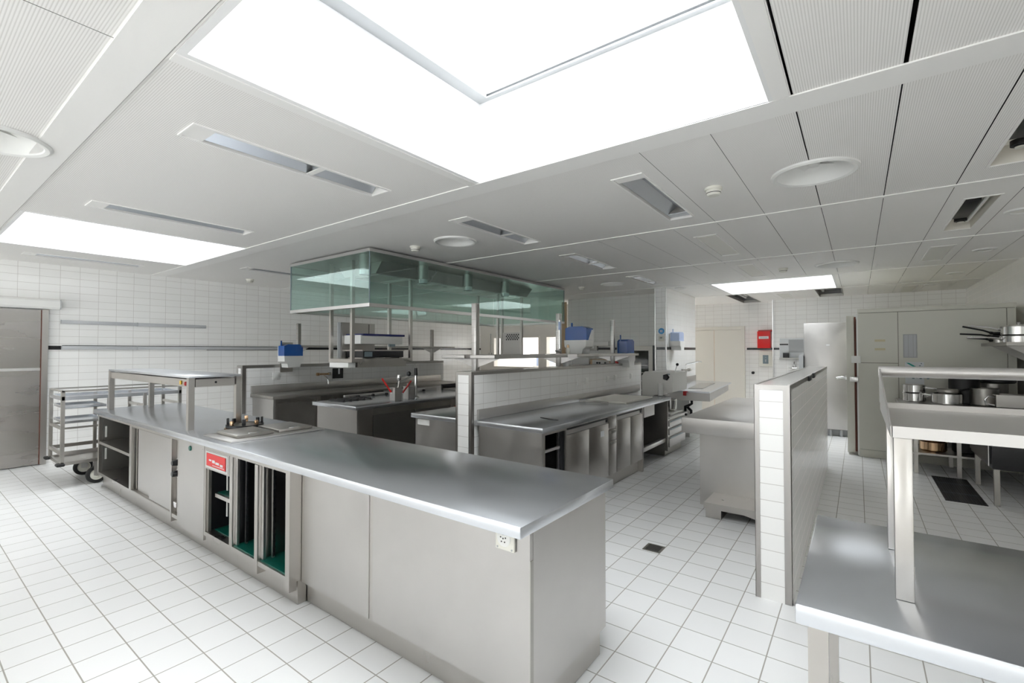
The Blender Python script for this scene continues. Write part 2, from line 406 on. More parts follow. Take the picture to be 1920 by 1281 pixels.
# ceiling edge along the right side of the big skylight, and the fascia strips
trim(B(-.30, -.235, .655, 2.415, ZC - .008, ZC - .0005), 'ceil_trim')
trim(B(-2.165, -2.10, .655, 2.415, ZC - .008, ZC - .0005), 'ceil_trim')
for n, (x0, x1, y0, y1) in enumerate(SKY):
    sh = MB(); t = .03; ZT = 3.78
    sh.box(x0 - t, x0, y0 - t, y1 + t, ZC - .004, ZT); sh.box(x1, x1 + t, y0 - t, y1 + t, ZC - .004, ZT)
    sh.box(x0, x1, y0 - t, y0, ZC - .004, ZT); sh.box(x0, x1, y1, y1 + t, ZC - .004, ZT)
    o = struct('window_%d' % (n + 6), sh, 'paint')          # skylight shaft
    P('blind_track', MB().box(x0, x1, y0, y0 + .035, 3.175, 3.235).box(x0, x1, y1 - .035, y1, 3.19, 3.2).box(x0, x1, y1 - .035, y1, 3.215, 3.235)
      .box(x0, x0 + .09, y0 + .036, y1 - .036, 3.19, 3.235).box(x1 - .05, x1, y0 + .036, y1 - .036, 3.185, 3.235), 'greyplast', o)
    P('skylight_frame', MB().frame('Z', 3.76, 3.80, x0, x1, y0, y1, .06), 'white', o)
    P('skylight_pane', B(x0 + .05, x1 - .05, y0 + .05, y1 - .05, 3.785, 3.79), 'pane', o)

# ---------------------------------------------------------------- ceiling fittings
def ceiling_light(c, y0, y1, kind, label):
    x = LX[c]; t = T('ceiling_light', label, 'ceiling light', (x, (y0 + y1) / 2, ZC), 'recessed ceiling lights')
    a, b = x - .097, x + .097
    P('frame', MB().frame('Z', ZC - .006, ZC + .012, a - .012, b + .012, y0 - .012, y1 + .012, .014), 'ceil_trim', t)
    hs = B(a, b, y0, y0 + .004, ZC, ZC + .11).box(a, b, y1 - .004, y1, ZC, ZC + .11).box(a, a + .003, y0, y1, ZC, ZC + .11).box(b - .003, b, y0, y1, ZC, ZC + .11).box(a, b, y0, y1, ZC + .11, ZC + .114)
    P('housing', hs, 'ceil_trim' if kind != 'ballast' else 'cream', t)
    if kind in ('open', 'slim'):
        P('end_cap', B(a + .004, b - .004, y0 + .005, y0 + .10, ZC - .002, ZC + .004), 'ceil_trim', t)
        P('reflector', MB().prism([(a + .01, ZC + .008), (x - .03, ZC + .06), (x + .03, ZC + .06), (b - .01, ZC + .008), (b - .01, ZC + .012), (x + .03, ZC + .064), (x - .03, ZC + .064), (a + .01, ZC + .012)], 'Y', y0 + .102, y1 - .01), 'reflector', t)
        if kind == 'open':
            P('lamp_tube', MB().cyl((x, y0 + .12, ZC + .045), (x, y1 - .02, ZC + .045), .013), 'skin', t)
            P('crossbar', B(a + .008, b - .008, y0 + .70, y0 + .74, ZC + .002, ZC + .006), 'ceil_trim', t)
    elif kind == 'clear':
        P('end_cap', B(a + .004, b - .004, y0 + .005, y0 + .09, ZC - .001, ZC + .004), 'ceil_trim', t)
        P('reflector', MB().prism([(a + .01, ZC + .01), (x, ZC + .07), (b - .01, ZC + .01), (b - .01, ZC + .014), (x, ZC + .074), (a + .01, ZC + .014)], 'Y', y0 + .1, y1 - .12), 'reflector', t)
        P('cover', MB().prism([(a + .01, y1 - .12), (b - .01, y1 - .12), (b - .01, y1 - .01), (a + .01, y1 - .01)], 'Z', ZC + .012, ZC + .016), 'reflector', t)
    elif kind == 'flush':
        P('diffuser', B(a + .006, b - .006, y0 + .05, y1 - .02, ZC - .001, ZC + .004), 'diffuser', t)
    else:
        P('ballast', B(a + .01, x + .03, y0 + .25, y1 - .35, ZC + .03, ZC + .08, .004), 'black', t)
        P('lamp_tube', MB().cyl((x + .06, y0 + .05, ZC + .05), (x + .06, y1 - .1, ZC + .05), .014), 'skin', t)
        P('lamp_socket', MB().cyl((x, y1 - .22, ZC + .03), (x, y1 - .22, ZC + .06), .045).cyl((x, y1 - .22, ZC + .022), (x, y1 - .22, ZC + .03), .03), 'pan_black', t)
        P('socket_ring', MB().cyl((x, y1 - .22, ZC + .015), (x, y1 - .22, ZC + .022), .026), 'ivory', t)
for a in LIGHTS: ceiling_light(*a)

def vent(x, y, r, label):
    t = T('ceiling_vent', label, 'ceiling vent', (x, y, ZC), 'round ceiling vents')
    P('bowl', MB().lathe([(r, -.001), (r * .99, -.012), (r * .93, -.02), (r * .85, -.014), (r * .74, .02), (r * .55, .075), (r * .36, .11), (r * .36, .116), (r * .6, .09), (r * .8, .03), (r * .88, 0.002)], (x, y, ZC), 48), 'white', t)
    P('hub', MB().lathe([(0, .035), (r * .12, .037), (r * .14, .05), (r * .12, .11), (0, .112)], (x, y, ZC), 20), 'white', t)
    f = MB()
    for k in range(4):
        a = k * PI / 2 + .5; c, s = math.cos(a), math.sin(a); p = lambda q, h: (x + c * q - s * h, y + s * q + c * h)
        q0, q1 = r * .12, r * .5
        f.bm.faces.new([f.bm.verts.new((*v, z)) for v, z in ((p(q0, 0), ZC + .05), (p(q1, .0), ZC + .05), (p(q1, .06), ZC + .085), (p(q0, .03), ZC + .085))])
    P('vane', f, 'white', t)
for a in VENTS: vent(*a)

for x, y, l in [(-.81, 3.49, 'white smoke detector left of the large round vent'), (-3.93, 3.5, 'white smoke detector above the front corner of the glass hood'),
                (-.83, 7.5, 'white smoke detector in front of the far skylight'), (-4.02, 7.55, 'white smoke detector behind the back end of the glass hood'),
                (-7.9, 3.53, 'white smoke detector near the left tiled wall, left of the glass hood')]:
    t = T('smoke_detector', l, 'smoke detector', (x, y, ZC), 'smoke detectors')
    P('base', MB().lathe([(0, 0), (.058, 0), (.058, -.018), (0, -.018)], (x, y, ZC), 28), 'ivory', t)
    P('head', MB().lathe([(0, -.0185), (.05, -.0185), (.048, -.04), (.038, -.055), (0, -.056)], (x, y, ZC), 28), 'ivory', t)
    P('slot_ring', MB().lathe([(.0485, -.037), (.0492, -.037), (.0485, -.041), (.047, -.041)], (x, y, ZC), 28), 'black', t)
for x, y, l in [(1.17, 7.45, 'small round downlight above the pans near the right wall'), (1.17, 9.45, 'small round downlight above the cold room'),
                (1.09, 5.55, 'small round downlight cut off by the right edge of the picture'), (1.03, 10.84, 'small round downlight near the back right corner'),
                (-3.6, 8.85, 'small round downlight in front of the grey tiled back wall'), (-2.62, 8.75, 'small round downlight beside the white wing wall')]:
    t = T('downlight', l, 'downlight', (x, y, ZC), 'small round downlights')
    P('ring', MB().lathe([(.105, 0), (.1, -.012), (.07, -.016), (.06, -.006), (.06, 0)], (x, y, ZC), 28), 'white', t)
    P('lens', MB().lathe([(0, -.011), (.045, -.01), (.06, -.004), (.06, -.001), (0, -.001)], (x, y, ZC), 24), 'diffuser', t)
# the two lifted-out ceiling panels: ducts show in the openings
for (x0, x1, y0, y1), l in zip(OPEN, ('open ceiling hatch with duct inside, left of the far skylight', 'open ceiling hatch with grey duct inside, right of the far skylight')):
    t = T('ceiling_hatch', l, 'ceiling hatch', ((x0 + x1) / 2, (y0 + y1) / 2, ZC), 'open ceiling hatches')
    P('frame', MB().frame('Z', ZC - .008, ZC + .05, x0 - .01, x1 + .01, y0 - .01, y1 + .01, .012), 'steel_dark', t)
    P('duct', B(x0 + .12, x1 - .02, y0 + .03, y1 - .45, ZC + .10, ZC + .3, .01), 'alu', t)
    P('pipe', MB().cyl((x0 + .05, y0 + .06, ZC + .12), (x0 + .05, y1 - .06, ZC + .12), .03), 'white', t)
# ================================================================ LEFT WALL
t = struct('door_1', B(XL + .001, XL + .05, .1, 1.247, .012, 2.03), 'door_steel')
P('door_edge_seal', B(XL + .045, XL + .056, 1.236, 1.2465, .012, 2.03), 'brown', t)
P('push_strip', B(XL + .05, XL + .058, .1, 1.236, 1.235, 1.27), 'alu', t)
P('door_rail', B(XL + .05, XL + .053, .1, 1.236, 1.66, 1.668), 'steel_dark', t)
P('door_frame', B(XL + .001, XL + .045, 1.2475, 1.31, 0, 2.04), 'steel', t)
t = tag(P('door_operator', MB().prism([(XL + .001, 2.045), (XL + .11, 2.045), (XL + .13, 2.07), (XL + .13, 2.15), (XL + .11, 2.175), (XL + .001, 2.175)], 'Y', .05, 1.405), 'white'),
        'white box housing above the steel sliding door', 'door operator')
P('end_cover', MB().prism([(XL + .001, 2.045), (XL + .11, 2.045), (XL + .13, 2.07), (XL + .13, 2.15), (XL + .11, 2.175), (XL + .001, 2.175)], 'Y', 1.4055, 1.418), 'greyplast', t)
def trunking(z, y0, y1, label, split):
    t = T('cable_trunking', label, 'cable trunking', (XL, (y0 + y1) / 2, z))
    P('cover', B(XL + .001, XL + .03, y0, split - .006, z - .024, z + .024, .004), 'trunk', t)
    P('cover', B(XL + .001, XL + .03, split + .006, y1, z - .024, z + .024, .004), 'trunk', t)
    P('joint', B(XL + .001, XL + .033, split - .006, split + .006, z - .026, z + .026), 'greyplast', t)
    P('end_cap', B(XL + .001, XL + .032, y0 - .008, y0, z - .026, z + .026), 'greyplast', t)
    return t
trunking(1.886, 1.44, 3.18, 'short grey cable trunking high on the left tiled wall', 2.27)
t = trunking(1.535, 1.45, 4.6, 'long grey cable trunking along the black tile line of the left wall', 2.27)
P('edge_strip', B(XL + .001, XL + .008, 1.45, 4.6, 1.56, 1.568), 'black', t); P('edge_strip', B(XL + .001, XL + .008, 3.2, 4.6, 1.502, 1.51), 'black', t)

# ---------------------------------------------------------------- trolley
t = T('serving_trolley', 'tall stainless trolley with several trays and black castors beside the steel door', 'trolley', (-7.22, 1.71, 0))
tx0, tx1, ty0, ty1 = -7.52, -6.93, 1.175, 2.26; q = .016
for y in (ty0, 1.565, 1.9, ty1):
    for x in (tx0, tx1):
        top = 1.06 if y in (ty0, ty1) else .985
        P('post', B(x - q, x + q, y - q, y + q, .25, top), 'steel', t)
fr = lambda z0, z1: MB().box(tx0 - q, tx1 + q, ty0 - .012, ty0 + .012, z0, z1).box(tx0 - q, tx1 + q, ty1 - .012, ty1 + .012, z0, z1).box(tx0 - .012, tx0 + .012, ty0, ty1, z0, z1).box(tx1 - .012, tx1 + .012, ty0, ty1, z0, z1)
P('guard_rail', fr(1.045, 1.062), 'steel', t)
P('top_shelf', fr(.955, .995).box(tx0, tx1, ty0, ty1, .968, .972), 'steel_top', t)
def tray(z, y0, y1): return MB().box(tx0 + .018, tx1 - .018, y0, y1, z, z + .004).frame('Z', z, z + .025, tx0 + .018, tx1 - .018, y0, y1, .006)
for z in (.86, .70): P('tray', tray(z, ty0 + .02, 1.545), 'steel_top', t)
P('middle_rail', MB().box(tx0, tx1, ty0 - .01, ty0 + .01, .635, .665).box(tx0 - .01, tx0 + .01, ty0, 1.56, .64, .66).box(tx1 - .01, tx1 + .01, ty0, 1.56, .64, .66), 'steel', t)
P('lower_rail', MB().box(tx0, tx1, ty0 - .01, ty0 + .01, .36, .40).box(tx0 - .01, tx0 + .01, ty0, ty1, .36, .40).box(tx1 - .01, tx1 + .01, ty0, ty1, .36, .40), 'steel', t)
P('bottom_shelf', fr(.25, .285).box(tx0, tx1, ty0, ty1, .258, .264), 'steel', t)
for y in (1.9, ty1):
    P('tray_runner', MB().box(tx0, tx1, y - .012, y + .012, .82, .85), 'steel', t)
P('tray_runner', B(tx0 + .02, tx1 - .02, 1.59, 1.88, .70, .715), 'steel_top', t)
for x, y in ((tx0, ty0), (tx1, ty0)):
    P('bumper', B(x - .055, x + .05, y - .05, y + .02, .245, .275, .012), 'rubber', t)
for x in (tx0 + .0, tx1 - .02):
    for y in (1.47, 1.99):
        f = P('castor_fork', MB().box(x - .03, x - .024, y - .03, y + .03, .09, .24).box(x + .024, x + .03, y - .03, y + .03, .09, .24).box(x - .03, x + .03, y - .03, y + .03, .235, .249), 'alu', t)
        P('tyre', MB().lathe([(.062, -.018), (.09, -.018), (.098, -.01), (.098, .01), (.09, .018), (.062, .018)], (x, y, .098), 32, 'X'), 'rubber', f)
        P('wheel_hub', MB().lathe([(0, -.021), (.02, -.021), (.03, -.012), (.055, -.012), (.0615, -.017), (.0615, .017), (.055, .012), (.03, .012), (.02, .021), (0, .021)], (x, y, .098), 24, 'X'), 'ivory', f)

# ================================================================ FRONT COUNTER
WZ = .85
def worktop(label, x0, x1, y0, y1, z=WZ, th=.045, m='steel_top', group=None, splash=None):
    t = T('worktop', label, 'worktop', ((x0 + x1) / 2, (y0 + y1) / 2, z - th), group)
    P('slab', B(x0, x1, y0, y1, z - th, z, .004), m, t)
    if splash:
        a, b, c, d, zz = splash; P('upstand', B(a, b, c, d, z + .0005, zz, .003), 'steel_soft', t)
    return t
worktop('long worn steel worktop of the serving counter in the foreground', -6.785, -1.0, 1.40, 2.21)
fy, by, pz, tz = 1.43, 2.17, .14, .8045
def carcass(t, x0, x1, open_front=True, th=.022, m='steel', shelf=None, ins='inside'):
    P('body', MB().box(x0, x0 + th, fy, by, pz, tz).box(x1 - th, x1, fy, by, pz, tz).box(x0 + th, x1 - th, by - .02, by, pz, tz)
      .box(x0 + th, x1 - th, fy, by - .02, pz, pz + .03).box(x0 + th, x1 - th, fy, by - .02, tz - .03, tz), m, t)
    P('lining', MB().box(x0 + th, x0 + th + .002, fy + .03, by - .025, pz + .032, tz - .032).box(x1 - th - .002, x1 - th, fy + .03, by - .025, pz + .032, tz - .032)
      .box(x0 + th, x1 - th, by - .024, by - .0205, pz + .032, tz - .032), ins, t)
    P('plinth', B(x0, x1, fy + .05, by - .05, .002, pz - .0005), 'steel', t)
# open shelf unit
t = T('open_cabinet', 'open two-shelf steel cabinet at the far left end of the serving counter', 'cabinet', (-6.16, 1.8, 0))
carcass(t, -6.735, -5.602, th=.04)
P('shelf', B(-6.694, -5.643, fy + .004, by - .03, .475, .503), 'steel', t)
for z in (.36, .60): P('shelf_support', B(-6.693, -6.688, fy + .05, fy + .066, z - .06, z + .06), 'white', t)
P('corner_button', MB().cyl((-6.72, fy - .001, .79), (-6.72, fy - .012, .79), .014), 'white', t)
# warming cabinet with sliding doors
t = T('warming_cabinet', 'steel warming cabinet with two sliding doors and black control knobs in the serving counter', 'cabinet', (-5.0, 1.8, 0))
carcass(t, -5.601, -4.386)
P('door', B(-5.49, -4.98, fy + .03, fy + .045, .175, .765), 'steel_soft', t)
P('door', B(-5.10, -4.56, fy + .008, fy + .024, .172, .765), 'steel_soft', t)
P('door_track', MB().box(-5.578, -4.53, fy + .002, fy + .05, .1705, .1745), 'steel_dark', t); P('door_track', MB().box(-5.578, -4.53, fy + .002, fy + .05, .7655, .774), 'steel_dark', t)
P('guide_post', MB().box(-5.545, -5.52, fy + .03, fy + .06, .176, .765), 'steel', t)
c = P('control_panel', B(-4.525, -4.41, fy + .03, fy + .05, .172, .774), 'steel', t)
P('panel_edge', B(-4.558, -4.528, fy - .004, fy + .06, .10, .774), 'steel', t)
for z in (.585, .497):
    k = P('knob', MB().lathe([(0, -.012), (.026, -.012), (.022, -.045), (.019, -.052), (0, -.052)], (-4.468, fy + .03, z), 24, 'Y'), 'black', c)
    P('knob_scale', MB().lathe([(0, -.0105), (.036, -.0105), (.036, -.0005), (0, -.0005)], (-4.468, fy + .03, z), 24, 'Y'), 'white', c)
    P('pilot_light', MB().lathe([(0, -.006), (.008, -.004), (.008, 0)], (-4.462, fy + .03, z + .05), 12, 'Y'), 'red', c)
P('latch', B(-4.50, -4.44, fy, fy + .029, .225, .27, .004), 'chrome', c)
# blank unit with green dot
t = T('blank_cabinet', 'plain closed steel cabinet with a small dark green button in the serving counter', 'cabinet', (-4.13, 1.8, 0))
carcass(t, -4.385, -3.886)
P('front_panel', B(-4.384, -3.887, fy - .002, fy + .015, .10, tz - .002), 'steel_soft', t)
P('button', MB().lathe([(0, -.01), (.018, -.009), (.02, -.002), (.02, 0)], (-4.143, fy - .002, .745), 20, 'Y'), 'green', t)
P('screw', MB().lathe([(0, -.003), (.006, -.002), (.006, 0)], (-3.91, fy - .002, .765), 10, 'Y'), 'chrome', t)
# red panel unit
t = T('plate_cabinet', 'narrow open steel cabinet with a red framed panel on top in the serving counter', 'cabinet', (-3.66, 1.8, 0))
carcass(t, -3.885, -3.446, ins='black')
c = P('drawer_front', B(-3.862, -3.469, fy - .002, fy + .03, .635, .775), 'steel_soft', t)
P('red_panel', B(-3.835, -3.525, fy - .006, fy - .0025, .662, .752), 'red', c)
P('white_writing', MB().box(-3.79, -3.75, fy - .0075, fy - .0063, .70, .712).box(-3.735, -3.69, fy - .0075, fy - .0063, .692, .712).box(-3.68, -3.62, fy - .0075, fy - .0063, .688, .704).box(-3.605, -3.56, fy - .0075, fy - .0063, .682, .698)
  .box(-3.73, -3.54, fy - .0075, fy - .0063, .672, .676), 'paper', c)
P('panel_frame', MB().frame('Y', fy - .006, fy - .0025, -3.85, -3.49, .648, .766, .012), 'alu', c)
sh = P('shelf', B(-3.80, -3.47, fy + .04, by - .03, .425, .452), 'steel', t)
P('shelf_mat', B(-3.80, -3.47, fy + .06, by - .04, .4525, .457), 'green', sh)
P('side_post', B(-3.862, -3.835, fy + .01, fy + .03, .172, .63), 'steel_dark', t)
for z in (.54, .35): P('shelf_support', B(-3.76, -3.745, fy + .10, fy + .106, z - .075, z + .075), 'white', t)
P('floor_mat', B(-3.85, -3.48, fy + .06, by - .04, .1705, .175), 'green', t)
P('tray_rail', B(-3.84, -3.47, fy + .2, fy + .22, .185, .205), 'steel', t)
# double tray rack
t = T('tray_rack_cabinet', 'open steel cabinet with two tall bays of tray runners in the serving counter', 'cabinet', (-3.05, 1.8, 0))
carcass(t, -3.445, -2.668, ins='black')
P('centre_post', B(-3.100, -3.058, fy - .003, by - .03, .09, tz - .032), 'steel', t)
P('end_post', B(-2.715, -2.6675, fy - .004, fy + .04, .09, tz - .002), 'steel', t)
for a, zs in ((-3.423, (.735, .62, .43)), (-3.057, (.745, .69, .63, .57, .31))):
    P('slotted_rail', B(a + .002, a + .03, fy + .02, fy + .035, .175, .77).box(a + .03, a + .05, fy + .07, fy + .082, .175, .77), 'alu', t)
    s = MB().box(a + .0516, a + .0545, fy + .069, fy + .083, .19, .75)
    for k in range(14): s.box(a + .0515, a + .056, fy + .0685, fy + .0835, .20 + k * .04, .212 + k * .04)
    P('slots', s, 'black', t)
    for z in zs: P('tray_runner', B(a + .06, a + .30, by - .26, by - .23, z - .02, z + .012, .004), 'steel_dark', t)
    P('floor_mat', B(a + .005, a + .32, fy + .012, by - .04, .1705, .178), 'green', t)
# plain end section
t = T('counter_end_cabinet', 'plain steel panelled end block of the serving counter with scuffed sides', 'cabinet', (-1.85, 1.8, 0))
P('side_panel', B(-2.664, -2.64, 1.50, 2.17, pz - .012, tz), 'steel', t)
P('front_panel', B(-2.64, -2.025, 1.50, 1.52, pz - .012, tz), 'steel_soft', t)
P('front_panel', B(-1.992, -1.026, 1.50, 1.52, pz - .012, tz), 'steel_soft', t)
P('joint_strip', B(-2.0245, -1.9925, 1.504, 1.515, pz - .012, tz), 'steel', t)
P('end_panel', B(-1.052, -1.024, 1.521, 2.165, pz - .012, tz), 'steel_soft', t)
P('back_panel', B(-2.639, -1.053, 2.15, 2.165, pz - .012, tz), 'steel', t)
P('plinth', B(-2.66, -1.04, 1.535, 2.13, .002, pz - .0125), 'steel', t)
P('corner_strip', B(-1.026, -1.0225, 1.5, 1.5205, pz - .012, tz - .12), 'steel_dark', t)
t = T('power_socket', 'square white power socket under the right corner of the serving counter', 'socket', (-1.138, 1.499, .74))
P('plate', B(-1.186, -1.092, 1.487, 1.4995, .703, .797, .004), 'ivory', t)
P('insert', MB().lathe([(0, -.006), (.030, -.006), (.034, -.003), (.034, 0)], (-1.142, 1.487, .752), 28, 'Y'), 'white', t)
hl = MB()
for dx, dz in ((0, 0), (.012, .004), (-.012, .004), (.008, -.013), (-.008, -.013), (0, .017)): hl.lathe([(0, -.0075), (.003, -.0075), (.003, -.0062), (0, -.0062)], (-1.142 + dx, 1.487, .752 + dz), 8, 'Y')
P('socket_holes', hl, 'black', t)
for dx in (-.036, .036): P('screw', MB().lathe([(0, -.003), (.004, -.002), (.004, 0)], (-1.139 + dx, 1.487, .712), 8, 'Y'), 'greyplast', t)

# ---------------------------------------------------------------- heated gantry on the counter
y1_ = 1.50; fl, fr_ = AY(208.5, 760, y1_).x, AY(357, 760, y1_).x; y2_ = AX(445.5, 760, fr_).y
t = T('heated_shelf', 'stainless heated pass shelf on four legs standing on the serving counter', 'heated shelf', ((fl + fr_) / 2, (y1_ + y2_) / 2, WZ))
l = .022
for x in (fl, fr_):
    for y in (y1_, y2_): P('leg', B(x - l, x + l, y - l, y + l, WZ + .0005, 1.272), 'steel', t)
P('top', B(fl - l, fr_ + l, y1_ - l, y2_ + l, 1.2725, 1.292, .003), 'steel_top', t)
hb = P('heater_box', B(fl + l + .004, fr_ - l - .004, y1_ - .008, y2_ + .008, 1.198, 1.262), 'steel', t)
P('end_plate', B(fr_ - .012, fr_ + .012, y1_ + l + .01, y2_ - l - .01, 1.198, 1.26), 'steel', t)
P('keyhole', MB().lathe([(0, .004), (.009, .004), (.009, 0), (0, 0)], (fr_ + .0122, (y1_ + y2_) / 2, 1.232), 14, 'X'), 'black', t)
P('switch', B(fr_ - .19, fr_ - .165, y1_ - .018, y1_ - .0085, 1.215, 1.247, .003), 'yellow', hb)
P('pilot_button', MB().lathe([(0, -.014), (.014, -.012), (.018, -.004), (.018, 0)], (fr_ - .07, y1_ - .0085, 1.225), 18, 'Y'), 'redtrim', hb)

# ---------------------------------------------------------------- drop-in wells and plate dispenser
t = T('hot_well', 'drop-in food well with two steel lids set in the serving counter', 'food well', (-3.76, 1.81, WZ))
P('flange', B(-4.0, -3.52, 1.46, 2.17, WZ + .0005, WZ + .012, .004), 'steel_soft', t)
for a, b in ((1.53, 1.80), (1.835, 2.11)):
    d = P('lid', B(-3.945, -3.60, a, b, WZ + .0125, WZ + .036, .006), 'steel_dark', t)
    P('lid_grip', B(-3.625, -3.604, (a + b) / 2 - .05, (a + b) / 2 + .03, WZ + .0345, WZ + .042, .003), 'chrome', d)
cx, cy, cr = -4.155, 1.83, .145
t = T('plate_dispenser', 'round drop-in plate dispenser with black guide posts on the serving counter', 'plate dispenser', (cx, cy, WZ))
P('flange', MB().lathe([(cr - .03, .0005), (cr + .005, .0005), (cr + .005, .008), (cr - .03, .012)], (cx, cy, WZ), 40), 'gold', t)
P('ring', MB().lathe([(cr - .035, .012), (cr - .004, .012), (cr - .004, .032), (cr - .035, .03)], (cx, cy, WZ), 40), 'black', t)
P('well', MB().lathe([(0, .002), (cr - .036, .002), (cr - .036, .028), (cr - .04, .028), (cr - .04, .004), (0, .004)], (cx, cy, WZ), 40), 'steel_dark', t)
for k in range(8):
    a = k * PI / 4 + .3
    o = P('guide_post', MB().box(-.014, .014, -.009, .009, .0325, .085 if k % 2 else .07, .004), 'black' if k % 3 else 'gold', t)
    for v in o.data.vertices: v.co = v.co + Vector(t.location)
    o.location = (math.cos(a) * (cr - .02), math.sin(a) * (cr - .02), 0); o.rotation_euler = (0, 0, a + PI / 2)
# ================================================================ LOW TILED WALLS
def low_wall(name, x0, x1, y0, y1, z, e=.034):
    o = struct(name, B(x0, x1, y0, y1, 0, z - .004), 'tile')
    P('cap', B(x0 + .002, x1 - .002, y0 + .002, y1, z - .004, z), 'tile', o)
    g = .003
    P('edge_trim', MB().box(x0 - g, x0 + e * .7, y0 - g, y0 - .0004, 0, z).box(x0 - g, x0 - .0004, y0 - g, y0 + e, 0, z)
      .box(x1 - e, x1 + g, y0 - g, y0 - .0004, 0, z).box(x1 + .0004, x1 + g, y0 - g, y0 + e, 0, z)
      .box(x0 + e * .7, x1 - e, y0 - g, y0 - .0004, z - e * .8, z).box(x1 + .0004, x1 + g, y0 + e, y1, z - e * .8, z).box(x0 - g, x0 - .0004, y0 + e, y1, z - e * .8, z)
      .box(x0 - g, x0 + .012, y0, y1, z + .0002, z + .003).box(x1 - .012, x1 + g, y0, y1, z + .0002, z + .003), 'edge', o)
    return o
WL = (-7.45, -7.275, 3.16, 7.3, 1.272); WC = (-3.07, -2.875, 3.25, 7.45, 1.295); WR = (-.515, -.327, 3.2, 7.24, 1.29)
low_wall('wall_low_left', *WL, e=.05); low_wall('wall_low_centre', *WC); low_wall('wall_low_right', *WR, e=.036)
def flush_socket(x, y, z, label, cat='socket', grp='white sockets on the centre tiled low wall', d=1, mm='white', s=.04):
    t = T('wall_socket', label, cat, (x, y, z), grp)
    P('plate', B(x + .0008 * d, x + .012 * d, y - s, y + s, z - s, z + s, .003), mm, t)
    P('rocker', B(x + .0125 * d, x + .018 * d, y - s * .6, y + s * .6, z - s * .6, z + s * .6, .002), mm, t)
for (px, py), l in zip(((1085, 716), (1099, 714), (1139, 711), (1153, 708), (1183, 705)), ('first white socket from the left above the centre worktop', 'second white socket from the left above the centre worktop',
        'third white socket from the left above the centre worktop', 'fourth white socket from the left above the centre worktop', 'last white socket near the far end of the centre tiled low wall')):
    p = AX(px, py, WC[1]); flush_socket(WC[1], p.y, p.z, l)
for (px, py), l in zip(((1515.5, 708.5), (1523, 703.5)), ('black clip nearer the camera under the rim of the right tiled low wall', 'small black clip farther along the rim of the right tiled low wall')):
    p = AX(px, py, WR[1])
    tag(P('rim_clip', B(WR[1] + .004, WR[1] + .02, p.y - .09, p.y + .09, p.z - .022, p.z + .02, .004), 'black'), l, 'clip', 'black rim clips')

# ---------------------------------------------------------------- posts with shelves on the low walls
def wall_shelf(x, y, z0, zt, label, cat='shelf bracket', grp=None):
    t = T('shelf_post', label, 'shelf post', (x, y, z0), grp)
    P('upright', B(x - .028, x + .028, y - .028, y + .028, z0 + .004, zt, .003), 'steel_soft', t)
    P('slot_strip', B(x + .0285, x + .031, y - .012, y + .012, z0 + .02, zt - .01), 'steel_dark', t)
    n = MB()
    for k in range(7): n.box(x - .0285, x + .0315, y - .0288, y - .0282, z0 + .2 + .075 * k, z0 + .204 + .075 * k)
    P('notch', n, 'steel_dark', t)
    return t
xc = -2.975
for y, l in zip((3.42, 4.985, 6.565), ('steel shelf post at the near end of the centre low wall', 'middle steel shelf post on the centre low wall', 'steel shelf post at the far end of the centre low wall')):
    t = wall_shelf(xc, y, WC[4], 1.955, l, grp='shelf posts on the centre low wall')
    P('bracket', MB().prism([(xc - .30, 1.422), (xc - .03, 1.422), (xc - .03, 1.335)], 'Y', y - .002, y + .002), 'steel_soft', t); P('bracket', MB().prism([(xc + .30, 1.422), (xc + .03, 1.422), (xc + .03, 1.335)], 'Y', y - .002, y + .002), 'steel_soft', t)
def plank(x0, x1, y0, y1, z, label, grp, m='steel_soft', th=.03):
    t = T('shelf', label, 'shelf', ((x0 + x1) / 2, (y0 + y1) / 2, z - th), grp)
    P('board', MB().box(x0, x1, y0, y1, z - th, z - th + .004).box(x0, x0 + .003, y0, y1, z - th, z + .002).box(x1 - .003, x1, y0, y1, z - th, z + .002).box(x0, x1, y0, y0 + .003, z - th, z + .002), m, t)
    return t
for s_, a in ((-1, 'left'), (1, 'right')):
    x0, x1 = (xc - .335, xc - .033) if s_ < 0 else (xc + .033, xc + .335)
    plank(x0, x1, 3.30, 4.62, 1.452, 'near steel shelf on the %s side of the centre low wall posts' % a, 'steel shelves on the centre low wall')
    plank(x0, x1, 4.85, 6.75, 1.452, 'far steel shelf on the %s side of the centre low wall posts' % a, 'steel shelves on the centre low wall')
xl = -7.36
for y, l in zip((4.06, 7.04), ('steel shelf post at the near end of the left low wall', 'steel shelf post at the far end of the left low wall')):
    t = wall_shelf(xl, y, WL[4], 1.94, l, grp='shelf posts on the left low wall')
    P('bracket', MB().prism([(xl - .30, 1.545), (xl - .03, 1.545), (xl - .03, 1.44)], 'Y', y - .002, y + .002), 'steel_soft', t); P('bracket', MB().prism([(xl + .30, 1.545), (xl + .03, 1.545), (xl + .03, 1.44)], 'Y', y - .002, y + .002), 'steel_soft', t)
plank(xl + .033, xl + .33, 3.95, 7.4, 1.578, 'long steel shelf over the left worktop', 'steel shelves on the left low wall')
plank(xl - .33, xl - .033, 3.95, 7.4, 1.578, 'long steel shelf behind the posts of the left low wall', 'steel shelves on the left low wall')

